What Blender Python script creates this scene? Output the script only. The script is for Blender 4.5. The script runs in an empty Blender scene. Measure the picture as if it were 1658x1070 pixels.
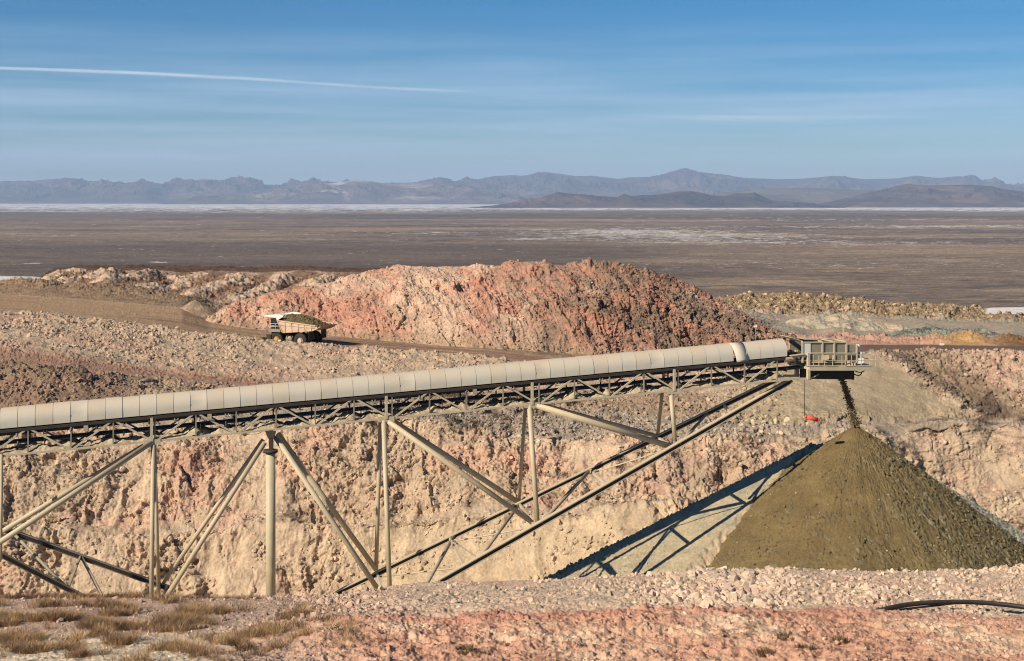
import bpy, bmesh, math, random
import numpy as np
from mathutils import Vector, Matrix
R = math.radians
rng = np.random.default_rng(7)
random.seed(7)
sc = bpy.context.scene
COL = sc.collection
F = 2278.0; HY = 322.0; CX = 829.0          # focal length in photo pixels, horizon row, centre column

# ------------------------------------------------------------------ camera, sky, sun, exposure
cam_d = bpy.data.cameras.new('camera'); cam = bpy.data.objects.new('camera', cam_d); COL.objects.link(cam)
cam.location = (0, 0, 0); cam.rotation_euler = (R(90), 0, 0)
cam_d.sensor_width = 36; cam_d.lens = 36 * F / 1658; cam_d.shift_y = -(535 - HY) / 1658
cam_d.clip_start = 0.1; cam_d.clip_end = 400000
sc.camera = cam
SUN_AZ, SUN_EL = 50.0, 33.0                  # light travels towards azimuth 50 deg right of the view direction
Ldir = Vector((math.sin(R(SUN_AZ)) * math.cos(R(SUN_EL)), math.cos(R(SUN_AZ)) * math.cos(R(SUN_EL)), -math.sin(R(SUN_EL))))
sun_d = bpy.data.lights.new('sun', 'SUN'); sun_d.energy = 5.0; sun_d.angle = R(0.5); sun_d.color = (1.0, 0.925, 0.80)
sun = bpy.data.objects.new('sun', sun_d); COL.objects.link(sun)
sun.rotation_euler = Ldir.to_track_quat('-Z', 'Y').to_euler(); sun.location = (-60, -60, 80)
W = bpy.data.worlds.new('World'); sc.world = W; W.use_nodes = True
wn = W.node_tree.nodes; wl = W.node_tree.links; wn.clear()
wo = wn.new('ShaderNodeOutputWorld'); bg = wn.new('ShaderNodeBackground'); sky = wn.new('ShaderNodeTexSky')
sky.sky_type = 'NISHITA'; sky.sun_disc = False; sky.sun_elevation = R(SUN_EL); sky.sun_rotation = R(SUN_AZ + 180)
sky.altitude = 1400; sky.air_density = 1.0; sky.dust_density = 0.15; sky.ozone_density = 5.0
bg.inputs['Strength'].default_value = 0.058
# thin cirrus bands: world-direction noise stretched along the horizon
def nd(nt, t, **kw):
    n = nt.nodes.new(t)
    for k, v in kw.items():
        if k in n.inputs.keys() if hasattr(n.inputs, 'keys') else False: n.inputs[k].default_value = v
        else: setattr(n, k, v)
    return n
tc = wn.new('ShaderNodeTexCoord')
mp = wn.new('ShaderNodeMapping'); mp.inputs['Scale'].default_value = (1.6, 1.6, 34); mp.inputs['Rotation'].default_value = (0, R(1.2), 0)
ns = wn.new('ShaderNodeTexNoise'); ns.inputs['Scale'].default_value = 2.2; ns.inputs['Detail'].default_value = 7; ns.inputs['Roughness'].default_value = 0.55
rmp = wn.new('ShaderNodeValToRGB'); rmp.color_ramp.elements[0].position = 0.34; rmp.color_ramp.elements[1].position = 0.74
sep = wn.new('ShaderNodeSeparateXYZ')
mr = wn.new('ShaderNodeMapRange'); mr.inputs['From Min'].default_value = 0.125; mr.inputs['From Max'].default_value = 0.050; mr.inputs['To Min'].default_value = 0.06; mr.inputs['To Max'].default_value = 1.0
mu = wn.new('ShaderNodeMath'); mu.operation = 'MULTIPLY'
mx = wn.new('ShaderNodeMixRGB'); mx.blend_type = 'MIX'; mx.inputs['Color2'].default_value = (7.9, 9.3, 11.0, 1)
mu2 = wn.new('ShaderNodeMath'); mu2.operation = 'MULTIPLY'; mu2.inputs[1].default_value = 0.78
wl.new(tc.outputs['Generated'], mp.inputs['Vector']); wl.new(mp.outputs[0], ns.inputs['Vector']); wl.new(ns.outputs['Fac'], rmp.inputs['Fac'])
wl.new(tc.outputs['Generated'], sep.inputs[0]); wl.new(sep.outputs['Z'], mr.inputs['Value'])
wl.new(rmp.outputs['Color'], mu.inputs[0]); wl.new(mr.outputs[0], mu.inputs[1]); wl.new(mu.outputs[0], mu2.inputs[0]); wl.new(mu2.outputs[0], mx.inputs['Fac'])
hsv = wn.new('ShaderNodeHueSaturation'); hsv.inputs['Saturation'].default_value = 1.43
wl.new(sky.outputs[0], mx.inputs['Color1']); wl.new(mx.outputs[0], hsv.inputs['Color']); wl.new(hsv.outputs[0], bg.inputs['Color']); wl.new(bg.outputs[0], wo.inputs['Surface'])
sc.view_settings.view_transform = 'Standard'; sc.view_settings.look = 'None'; sc.view_settings.exposure = 0.45; sc.view_settings.gamma = 1
sc.cycles.use_denoising = True; sc.cycles.filter_width = 1.1; sc.cycles.denoising_prefilter = 'ACCURATE'
sc.cycles.max_bounces = 6; sc.cycles.diffuse_bounces = 3; sc.cycles.volume_bounces = 0; sc.cycles.transparent_max_bounces = 8

# ------------------------------------------------------------------ helpers
def srgb(r, g, b):
    return tuple(((v / 255) / 12.92 if v / 255 <= 0.04045 else ((v / 255 + 0.055) / 1.055) ** 2.4) for v in (r, g, b))
def A(r, g, b, k=0.8):
    m_ = .3 * r + .5 * g + .2 * b; return np.array(srgb(*(m_ + (v - m_) * .99 for v in (r, g, b))), np.float32) * k      # an albedo from a sunlit look
def P(px, py, Y): return Vector(((px - CX) / F * Y, Y, (HY - py) / F * Y))
def pz(z, Y): return HY - z * F / Y
def tag(o, label=None, cat=None, group=None, kind=None):
    if label: o['label'] = label
    if cat: o['category'] = cat
    if group: o['group'] = group
    if kind: o['kind'] = kind
    return o
# numpy gradient noise
_perm = rng.permutation(256).astype(np.int32); _perm = np.concatenate([_perm, _perm, _perm])
_g = rng.normal(size=(256, 3)).astype(np.float32); _g /= np.linalg.norm(_g, axis=1)[:, None]
_gx, _gy, _gz = _g[:, 0].copy(), _g[:, 1].copy(), _g[:, 2].copy()
def pn(x, y, z):
    x = x.astype(np.float32); y = y.astype(np.float32); z = z.astype(np.float32)
    xi = np.floor(x); yi = np.floor(y); zi = np.floor(z); fx = x - xi; fy = y - yi; fz = z - zi
    X = xi.astype(np.int32) & 255; Y = yi.astype(np.int32) & 255; Z = zi.astype(np.int32) & 255
    u = fx * fx * (3 - 2 * fx); v = fy * fy * (3 - 2 * fy); w = fz * fz * (3 - 2 * fz)
    def g(i, j, k):
        h = _perm[_perm[_perm[X + i] + Y + j] + Z + k]
        return _gx[h] * (fx - i) + _gy[h] * (fy - j) + _gz[h] * (fz - k)
    def lp(a, b, t): return a + t * (b - a)
    return lp(lp(lp(g(0, 0, 0), g(1, 0, 0), u), lp(g(0, 1, 0), g(1, 1, 0), u), v),
              lp(lp(g(0, 0, 1), g(1, 0, 1), u), lp(g(0, 1, 1), g(1, 1, 1), u), v), w) * 1.6
def fbm(x, y, z, s, o=4, gain=0.5, ridge=False):
    r = 0; a = 1.0; t = 0
    for i in range(o):
        k = 2.03 ** i / s
        n = pn(x * k + 17.3 * i, y * k + 5.1 * i, z * k + 9.7 * i)
        if ridge: n = 1 - 2 * np.abs(n)
        r = r + a * n; t += a; a *= gain
    return r / t
_h1 = rng.random(256).astype(np.float32); _h2 = rng.random(256).astype(np.float32); _h3 = rng.random(256).astype(np.float32)
def cell(u, v, s):
    """cobbles: (height 0..1, cell id 0..1)"""
    u = (u / s).astype(np.float32); v = (v / s).astype(np.float32); ui = np.floor(u); vi = np.floor(v)
    U = ui.astype(np.int32); V = vi.astype(np.int32); best = np.full(u.shape, 9, np.float32); idd = np.zeros(u.shape, np.float32); sec = best.copy()
    for i in (-1, 0, 1):
        for j in (-1, 0, 1):
            h = _perm[_perm[(U + i) & 255] + ((V + j) & 255)]
            d = (ui + i + _h1[h] - u) ** 2 + (vi + j + _h2[h] - v) ** 2
            m = d < best; sec = np.where(m, best, np.minimum(sec, d)); best = np.where(m, d, best); idd = np.where(m, _h3[h], idd)
    e = np.sqrt(sec) - np.sqrt(best)
    return np.clip(e * 2.2, 0, 1) * (0.35 + 0.65 * idd), idd
def facet(u, v, s):
    """fractured rock: tilted planar blocks with steps between them, about -1..1"""
    u = (u / s).astype(np.float32); v = (v / s).astype(np.float32); ui = np.floor(u); vi = np.floor(v)
    U = ui.astype(np.int32); V = vi.astype(np.int32); best = np.full(u.shape, 9, np.float32); h0 = np.zeros(u.shape, np.float32)
    for i in (-1, 0, 1):
        for j in (-1, 0, 1):
            h = _perm[_perm[(U + i) & 255] + ((V + j) & 255)]
            du = ui + i + _h1[h] - u; dv = vi + j + _h2[h] - v; d = du * du + dv * dv * .7; m = d < best
            best = np.where(m, d, best); h0 = np.where(m, (_h3[h] - .5) * 1.1 - du * _gx[h] * 1.2 - dv * _gy[h] * 1.2, h0)
    return h0
def sm(x, a, b):
    t = np.clip((x - a) / (b - a), 0, 1); return t * t * (3 - 2 * t)
def mixc(c, d, t): return c + (d - c) * t[..., None]

def mesh_from(name, V, Fc, mat, col=None, smooth=True, parent=None):
    me = bpy.data.meshes.new(name); V = np.asarray(V, np.float32).reshape(-1, 3); Fc = np.asarray(Fc, np.int32)
    k = Fc.shape[1]
    me.vertices.add(len(V)); me.vertices.foreach_set('co', V.ravel())
    me.loops.add(Fc.size); me.loops.foreach_set('vertex_index', Fc.ravel())
    me.polygons.add(len(Fc)); me.polygons.foreach_set('loop_start', np.arange(0, Fc.size, k, dtype=np.int32)); me.polygons.foreach_set('loop_total', np.full(len(Fc), k, np.int32))
    me.polygons.foreach_set('use_smooth', np.full(len(Fc), smooth))
    me.update(calc_edges=True)
    if col is not None:
        at = me.color_attributes.new('Col', 'FLOAT_COLOR', 'POINT')
        c = np.ones((len(V), 4), np.float32); c[:, :3] = col.reshape(-1, 3); at.data.foreach_set('color', c.ravel())
    me.materials.append(mat)
    o = bpy.data.objects.new(name, me); COL.objects.link(o)
    if parent: o.parent = parent
    return o
def gridF(nr, nc):
    i = np.arange(nr * nc).reshape(nr, nc)
    return np.stack([i[:-1, :-1], i[:-1, 1:], i[1:, 1:], i[1:, :-1]], -1).reshape(-1, 4)

# ------------------------------------------------------------------ materials
def earth(name, grain=0.15, bump=0.04, var=0.35, rough=0.95, speck=0.0):
    """earth and rock: colour attribute (mineral zones) broken up by fine noise, with bump"""
    m = bpy.data.materials.new(name); m.use_nodes = True; nt = m.node_tree; b = nt.nodes['Principled BSDF']
    b.inputs['Roughness'].default_value = rough; b.inputs['Specular IOR Level'].default_value = 0.15
    at = nt.nodes.new('ShaderNodeAttribute'); at.attribute_name = 'Col'
    t = nt.nodes.new('ShaderNodeTexCoord')
    n1 = nt.nodes.new('ShaderNodeTexNoise'); n1.inputs['Scale'].default_value = 1 / grain; n1.inputs['Detail'].default_value = 6; n1.inputs['Roughness'].default_value = 0.7
    n2 = nt.nodes.new('ShaderNodeTexNoise'); n2.inputs['Scale'].default_value = 0.16 / grain; n2.inputs['Detail'].default_value = 5
    r1 = nt.nodes.new('ShaderNodeMapRange'); r1.inputs['From Min'].default_value = 0.3; r1.inputs['From Max'].default_value = 0.7; r1.inputs['To Min'].default_value = 1 - var; r1.inputs['To Max'].default_value = 1 + var
    r2 = nt.nodes.new('ShaderNodeMapRange'); r2.inputs['From Min'].default_value = 0.3; r2.inputs['From Max'].default_value = 0.7; r2.inputs['To Min'].default_value = 1 - var * .5; r2.inputs['To Max'].default_value = 1 + var * .5
    mm = nt.nodes.new('ShaderNodeMath'); mm.operation = 'MULTIPLY'
    vm = nt.nodes.new('ShaderNodeVectorMath'); vm.operation = 'SCALE'
    L = nt.links.new
    L(t.outputs['Object'], n1.inputs['Vector']); L(t.outputs['Object'], n2.inputs['Vector'])
    L(n1.outputs['Fac'], r1.inputs['Value']); L(n2.outputs['Fac'], r2.inputs['Value']); L(r1.outputs[0], mm.inputs[0]); L(r2.outputs[0], mm.inputs[1])
    L(at.outputs['Color'], vm.inputs[0]); L(mm.outputs[0], vm.inputs['Scale']); L(vm.outputs[0], b.inputs['Base Color'])
    if bump:
        bp = nt.nodes.new('ShaderNodeBump'); bp.inputs['Strength'].default_value = 0.8; bp.inputs['Distance'].default_value = bump
        L(n1.outputs['Fac'], bp.inputs['Height']); L(bp.outputs[0], b.inputs['Normal'])
    return m
def paint(name, c, rough=0.6, metal=0.0, var=0.18, scale=1.5, dust=None, dustamt=0.5):
    """weathered paint or steel: blotches plus dust that settles on upward faces"""
    m = bpy.data.materials.new(name); m.use_nodes = True; nt = m.node_tree; b = nt.nodes['Principled BSDF']; L = nt.links.new
    b.inputs['Roughness'].default_value = rough; b.inputs['Metallic'].default_value = metal; b.inputs['Specular IOR Level'].default_value = 0.3
    t = nt.nodes.new('ShaderNodeTexCoord'); n = nt.nodes.new('ShaderNodeTexNoise'); n.inputs['Scale'].default_value = scale; n.inputs['Detail'].default_value = 8; n.inputs['Roughness'].default_value = 0.65
    r = nt.nodes.new('ShaderNodeMapRange'); r.inputs['From Min'].default_value = 0.3; r.inputs['From Max'].default_value = 0.7; r.inputs['To Min'].default_value = 1 - var; r.inputs['To Max'].default_value = 1 + var
    vm = nt.nodes.new('ShaderNodeVectorMath'); vm.operation = 'SCALE'; vm.inputs[0].default_value = c[:3]
    L(t.outputs['Object'], n.inputs['Vector']); L(n.outputs['Fac'], r.inputs['Value']); L(r.outputs[0], vm.inputs['Scale'])
    out = vm.outputs[0]
    if dust is not None:
        ge = nt.nodes.new('ShaderNodeNewGeometry'); sp = nt.nodes.new('ShaderNodeSeparateXYZ'); L(ge.outputs['Normal'], sp.inputs[0])
        mr_ = nt.nodes.new('ShaderNodeMapRange'); mr_.inputs['From Min'].default_value = -0.2; mr_.inputs['From Max'].default_value = 0.9; mr_.inputs['To Max'].default_value = dustamt * 2
        mu_ = nt.nodes.new('ShaderNodeMath'); mu_.operation = 'MULTIPLY'; mu_.use_clamp = True
        L(sp.outputs['Z'], mr_.inputs['Value']); L(mr_.outputs[0], mu_.inputs[0]); L(n.outputs['Fac'], mu_.inputs[1])
        mxx = nt.nodes.new('ShaderNodeMixRGB'); mxx.inputs['Color2'].default_value = (*dust, 1); L(mu_.outputs[0], mxx.inputs['Fac']); L(out, mxx.inputs['Color1']); out = mxx.outputs[0]
    L(out, b.inputs['Base Color'])
    return m
DUST = srgb(190, 165, 135)
M_wall = earth('pit_earth', 0.26, 0.12, 0.26)
M_fore = earth('near_earth', 0.07, 0.03, 0.22)
M_mound = earth('mound_rock', 0.5, 0.18, 0.30)
M_olive = earth('ore', 0.25, 0.06, 0.25)
M_rock = earth('rock', 0.10, 0.01, 0.18)
M_plain = earth('plain_earth', 60.0, 0, 0.10)
M_mount = earth('mountain_rock', 260.0, 0, 0.16)
M_cover = paint('cover_sheet', srgb(190, 182, 164), 0.6, 0, 0.07, 0.5, DUST, 0.55)
M_cover2 = paint('cover_sheet_dusty', srgb(187, 177, 157), 0.65, 0, 0.08, 0.7, DUST, 0.7)
M_steel = paint('cream_steel', srgb(180, 165, 136), 0.6, 0, 0.14, 1.2, DUST, 0.45)
M_pipe = paint('cream_pipe', srgb(178, 162, 130), 0.55, 0, 0.12, 0.8, DUST, 0.35)
M_grey = paint('grey_and_shaded_steel', srgb(126, 118, 98), 0.6, 0, 0.2, 1.0, DUST, 0.4)  # also gives the left stay beams their painted shade
M_dark = paint('dark_and_shaded_steel', srgb(52, 44, 38), 0.75, 0, 0.2, 1.5, srgb(130, 110, 90), 0.15)  # also carries painted shade: truss under the cover, stay webs, truck cab
M_rubber = paint('rubber', srgb(44, 39, 36), 0.85, 0, 0.2, 2, srgb(110, 92, 76), 0.22)
M_hose = paint('hose_plastic', srgb(34, 32, 32), 0.4, 0, 0.15, 6, srgb(150, 130, 110), 0.12)
M_white = paint('white_paint', srgb(216, 206, 190), 0.5, 0, 0.08, 1.5, DUST, 0.25)
M_cream = paint('truck_cream', srgb(188, 158, 130), 0.65, 0, 0.28, 1.3, DUST, 0.4)
M_yellow = paint('yellow_paint', srgb(176, 140, 66), 0.5, 0, 0.12, 3, DUST, 0.25)
M_red = paint('orange_plastic', srgb(214, 84, 62), 0.6, 0, 0.12, 3)
M_glass = bpy.data.materials.new('dark_glass'); M_glass.use_nodes = True
_b = M_glass.node_tree.nodes['Principled BSDF']; _b.inputs['Base Color'].default_value = (0.02, 0.025, 0.03, 1); _b.inputs['Roughness'].default_value = 0.08
M_twig = earth('dry_plant', 0.1, 0, 0.3)

# ------------------------------------------------------------------ terrain sheets
def sheet(knots, px0, px1, ncol, disp=None, color=None, blur=2, cblur=5):
    """knots near -> far: (control points [(px, py, depth)], rows to the next knot). Returns P, s, px, col grids"""
    px = np.linspace(px0, px1, ncol); ker = np.ones(cblur) / cblur
    KY = []; KZ = []
    for c, n in knots:
        c = np.array(c, float); py = np.interp(px, c[:, 0], c[:, 1]); Y = np.interp(px, c[:, 0], c[:, 2])
        if n in (90, 120, 34) and len(c) == 14: py = py + 9 * np.sin(px * .013 + n) + 5 * np.sin(px * .037 + n * 2) + 3 * np.sin(px * .09 + n)
        if cblur > 1:
            py = np.convolve(np.pad(py, cblur // 2, 'edge'), ker, 'valid')[:ncol]; Y = np.convolve(np.pad(Y, cblur // 2, 'edge'), ker, 'valid')[:ncol]
        KY.append(Y); KZ.append((HY - py) / F * Y)
    Ys = []; Zs = []; S = []
    for k in range(len(knots) - 1):
        n = knots[k][1]
        t = np.arange(n)[:, None] / n
        Ys.append(KY[k] + (KY[k + 1] - KY[k]) * t); Zs.append(KZ[k] + (KZ[k + 1] - KZ[k]) * t); S.append(k + t[:, 0])
    Ys.append(KY[-1][None]); Zs.append(KZ[-1][None]); S.append(np.array([len(knots) - 1.0]))
    Y = np.concatenate(Ys); Z = np.concatenate(Zs); s = np.concatenate(S)[:, None] + 0 * Y; PX = px[None] + 0 * Y
    for _ in range(blur):
        Z[1:-1] = (Z[:-2] + Z[2:] + 2 * Z[1:-1]) / 4
    X = (PX - CX) / F * Y
    G = np.stack([X, Y, Z], -1)
    def normals(G):
        a = np.gradient(G, axis=1); b = np.gradient(G, axis=0); n = np.cross(a, b); n /= np.linalg.norm(n, axis=-1, keepdims=True) + 1e-12
        n[n[..., 2] < 0] *= -1; return n
    N = normals(G)
    d = 0
    if disp is not None:
        d = disp(G, s, PX, N); G = G + N * d[..., None]
    N2 = normals(G)
    C = color(G, s, PX, N2, d) if color is not None else None
    return dict(G=G, s=s, px=PX, N=N2, C=C)
def link_sheet(name, S, mat, kind='structure', smooth=True):
    G = S['G']; nr, nc, _ = G.shape
    o = mesh_from(name, G, gridF(nr, nc), mat, S['C'], smooth)
    if kind: o['kind'] = kind
    return o
def prof(s, vals):
    v = np.array(vals, float); return np.interp(s, np.arange(len(v)), v)

# ---- the far plain with its salt flats
def plain():
    py = np.concatenate([np.linspace(700, 520, 10), np.arange(500, 345, -0.5), np.arange(345, 326, -0.25), [325.3, 324.6]])
    px = np.linspace(-500, 2160, 1500)
    PX, PY = np.meshgrid(px, py); Y = 150 * F / (PY - HY); X = (PX - CX) / F * Y
    a = X / Y * 60; v = np.log(Y) * 14                       # polar-log ground coordinates
    z0 = 0 * a
    n1 = fbm(a * .10, v * .8, z0, 1.3, 5, .6); n2 = fbm(a * .22, v * 2.2, z0 + 3, .9, 5, .65); n3 = fbm(a * .8, v * 6, z0 + 7, .7, 4, .7)
    base = A(128, 108, 88, .78); tan = A(158, 132, 102, .8); dk = A(98, 82, 68, .7); wht = A(222, 214, 202, .8)
    C = np.broadcast_to(base, X.shape + (3,)).copy()
    C = mixc(C, tan, sm(n1 + .7 * n2 + .3 * n3, -.05, .35) * .9)
    n7 = fbm(a * .5, v * 7, z0 + 44, 1.0, 5, .7); C = mixc(C, dk, sm(-n1 + .6 * n2 + n7, .0, .3) * .85)
    band = np.exp(-((PY - 412 - (PX - 1300) * .008) / 20) ** 2) * sm(PX, 950, 1350) + np.exp(-((PY - 383) / 8) ** 2) * sm(-PX, -700, -200) + .6*np.exp(-((PY - 360) / 4) ** 2)
    C = mixc(C, tan, np.clip(band * (.55 + n2), 0, 1) * .75)
    C = mixc(C, dk, sm(PY + 6*n1, 345, 349) * (1 - sm(PY, 352, 356)) * .6)
    C = mixc(C, dk, sm(PY + 8*n1, 392, 400) * (1 - sm(PX, 900, 1200)) * .65)
    # salt: the wide flat at the foot of the mountains and scattered pans
    line = 343 + 2.5 * n1
    edge = line + 2.5 * np.sin(PX * .004)
    n5 = fbm(a * 1.2, v * 30, z0 + 8, .8, 5, .7); salt = (1 - sm(PY, edge - 2.5, edge + .8)) * sm(n5 * 2.2 + n3 + n2 + .35 + (338 - PY) * .10 + .25*sm(PX, 700, 1100), .0, .5)
    pans = np.exp(-(((PX - 1090) / 270) ** 2 + ((PY - 381 - (PX - 1050) * .012) / 10) ** 2)) * 1.15
    pans += .52 * sm(PX, 850, 1150) * (np.exp(-((PY - 355) / 3) ** 2) + np.exp(-((PY - 368) / 3) ** 2) + np.exp(-((PY - 393) / 4) ** 2) + .85 * np.exp(-((PY - 428) / 8) ** 2)); pans += np.exp(-(((PX - 1010) / 120) ** 2 + ((PY - 374) / 2.6) ** 2)) * .8
    pans += np.exp(-(((PX - 690) / 90) ** 2 + ((PY - 377) / 2.5) ** 2)) * .75 + np.exp(-(((PX - 250) / 30) ** 2 + ((PY - 424) / 2) ** 2)) * .9 + np.exp(-(((PX - 55) / 26) ** 2 + ((PY - 426) / 2.2) ** 2)) * 1.0
    pans += np.exp(-(((PX - 1500) / 220) ** 2 + ((PY - 366) / 2.5) ** 2)) * .65 + np.exp(-(((PX - 850) / 60) ** 2 + ((PY - 387) / 2.2) ** 2)) * .9
    n5 = fbm(a * 1.6, v * 22, z0 + 5, .8, 5, .75); n6 = fbm(a * 1.1, v * 16, z0 + 15, 1.0, 5, .7); pans = sm(pans * .8 + n3 * .6 + n5 * 1.5 + n6 * 1.3 + n2 * .3, .62, 1.05) * .66
    near = np.exp(-(((PX + 10) / 110) ** 2 + ((PY - 451) / 5) ** 2)); near = sm(near + .2 * n3, .4, .55) * .85
    C = mixc(C, wht, np.clip(salt * .95 + pans + near, 0, 1))
    sp = sm(n3 + .6*fbm(a * 3, v * 9, z0 + 11, .6, 3, .7), .42, .75) * .35; C = mixc(C, wht, sp * 1.3 * sm(PY, 345, 370))
    scrub = sm(fbm(a * 9, v * 30, z0, 1.0, 3, .7), .05, .4); C = C * (1 - .30 * scrub[..., None] * sm(PY, 355, 410)[..., None]); st2 = fbm(a * .9, v * 14, z0 + 21, 1.0, 5, .75); st3 = fbm(a * 5, v * 60, z0 + 31, 1.0, 3, .8); C = C * (1.07 + .75 * st2[..., None] + .6 * st3[..., None] * sm(PY, 350, 385)[..., None])
    V = np.stack([X, Y, 0 * X - 150], -1)
    o = mesh_from('plain', V, gridF(*X.shape), M_plain, np.clip(C * 1.05, .01, .9).astype(np.float32)); o['kind'] = 'structure'
plain()

# ---- mountains
def range_(name, crest, Yb, Yc, cols, amp, seed, light=None, rows=90):
    c = [(a, b, Yc) for a, b in crest]; x0, x1 = crest[0][0], crest[-1][0]
    b = [(x, pz(-155, Yb), Yb) for x in (x0, x1)]
    mid = [(a, HY + (pz(-150, Yb) - HY) * .45 + (p - HY) * .42, Yb + (Yc - Yb) * .5) for a, p in crest]
    back = [(x, pz(-155, Yc * 1.18), Yc * 1.18) for x in (x0, x1)]
    def disp(G, s, px, N):
        k = Yc / 45000; x = G[..., 0] + seed * 9e4; y = G[..., 1]; z = G[..., 2]
        a1 = fbm(x, y * .5, z * 2, 2600 * k, 6, .55, True); a2 = fbm(x, y, z, 5200 * k, 3, .5)
        w = prof(s, [0, .95, .045, 0]) * sm(px, x0, x0 + 90) * (1 - sm(px, x1 - 90, x1)); a1 = a1 + .18 * facet(x / k, z * 6 / k + y / k, 1300) + .1 * facet(x / k, z * 6 / k + y / k, 500)
        return (a1 * 1.15 + a2 * .5) * amp * k * w - amp * .3 * k * w
    def color(G, s, px, N, d):
        x = G[..., 0] / Yc * 45000 + seed * 7e4; y = G[..., 1] / Yc * 45000; z = G[..., 2] / Yc * 45000
        n = fbm(x, y, z * 3, 2200, 5, .6); C = mixc(np.broadcast_to(cols[0], G.shape).copy(), cols[1], sm(n, -.2, .3))
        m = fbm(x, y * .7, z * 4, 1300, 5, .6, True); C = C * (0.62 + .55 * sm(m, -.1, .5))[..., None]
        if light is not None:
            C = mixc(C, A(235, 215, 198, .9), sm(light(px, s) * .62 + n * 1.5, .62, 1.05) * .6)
        C = mixc(C, A(130, 112, 100, .6), 1 - sm(s, .02, .22))
        return C.astype(np.float32)
    S = sheet([(b, rows), (mid, rows), (c, 25), (back, 1)], x0, x1, int((x1 - x0) * 1.0), disp, color, blur=2, cblur=3)
    o = link_sheet(name, S, M_mount); return o
far = [(-500, 305), (-300, 290), (-150, 298), (0, 295), (45, 294), (95, 289), (120, 290), (165, 296), (190, 301), (215, 298), (240, 297), (265, 303), (310, 296), (345, 294), (400, 297), (450, 299), (560, 299), (640, 297), (700, 296), (760, 294), (800, 285), (829, 283), (845, 284), (880, 278), (895, 280), (930, 285), (960, 284), (1000, 290), (1020, 288), (1060, 286), (1090, 277), (1110, 272), (1130, 278), (1170, 283), (1210, 289), (1250, 290), (1290, 289), (1350, 285), (1400, 289), (1450, 288), (1484, 284), (1520, 289), (1550, 287), (1600, 293), (1658, 302), (1800, 296), (1950, 305), (2160, 300)]
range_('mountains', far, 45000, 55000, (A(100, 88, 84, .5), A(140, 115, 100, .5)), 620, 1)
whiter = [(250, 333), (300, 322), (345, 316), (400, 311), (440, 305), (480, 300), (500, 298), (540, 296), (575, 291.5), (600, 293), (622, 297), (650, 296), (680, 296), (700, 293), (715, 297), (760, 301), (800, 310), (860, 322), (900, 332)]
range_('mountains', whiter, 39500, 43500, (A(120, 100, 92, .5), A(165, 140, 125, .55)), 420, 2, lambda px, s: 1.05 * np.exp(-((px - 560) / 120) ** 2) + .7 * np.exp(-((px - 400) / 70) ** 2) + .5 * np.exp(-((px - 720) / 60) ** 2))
band_ = [(1040, 333), (1120, 318), (1180, 311), (1230, 305), (1300, 304), (1360, 306), (1420, 308), (1500, 312), (1600, 333)]
range_('hills', band_, 30000, 35000, (A(125, 108, 92, .5), A(150, 130, 110, .5)), 160, 5)
h1 = [(760, 338.5), (785, 336.2), (800, 335), (850, 326), (868, 325), (880, 318), (893, 314), (905, 310.5), (918, 313), (940, 315), (970, 317), (1000, 319), (1010, 313.5), (1022, 317), (1040, 316), (1065, 315), (1085, 312), (1105, 308.5), (1120, 309), (1137, 312), (1150, 316), (1175, 317), (1190, 312), (1210, 313), (1222, 311), (1235, 318), (1250, 324), (1290, 328), (1330, 333), (1370, 338)]
range_('hills', h1, 23500, 25500, (A(84, 70, 66, .45), A(128, 100, 84, .48)), 270, 3, lambda px, s: .5 * np.exp(-((px - 1190) / 14) ** 2) - .1, rows=60)
h2 = [(1300, 336), (1340, 328), (1370, 321), (1400, 313), (1440, 304), (1455, 300), (1470, 297), (1485, 299), (1510, 300), (1540, 299), (1570, 298.5), (1590, 300), (1605, 301), (1620, 305), (1658, 311), (1720, 318), (1800, 330), (1850, 336)]
range_('hills', h2, 24500, 28500, (A(96, 82, 76, .45), A(145, 115, 95, .5)), 330, 4)

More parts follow.
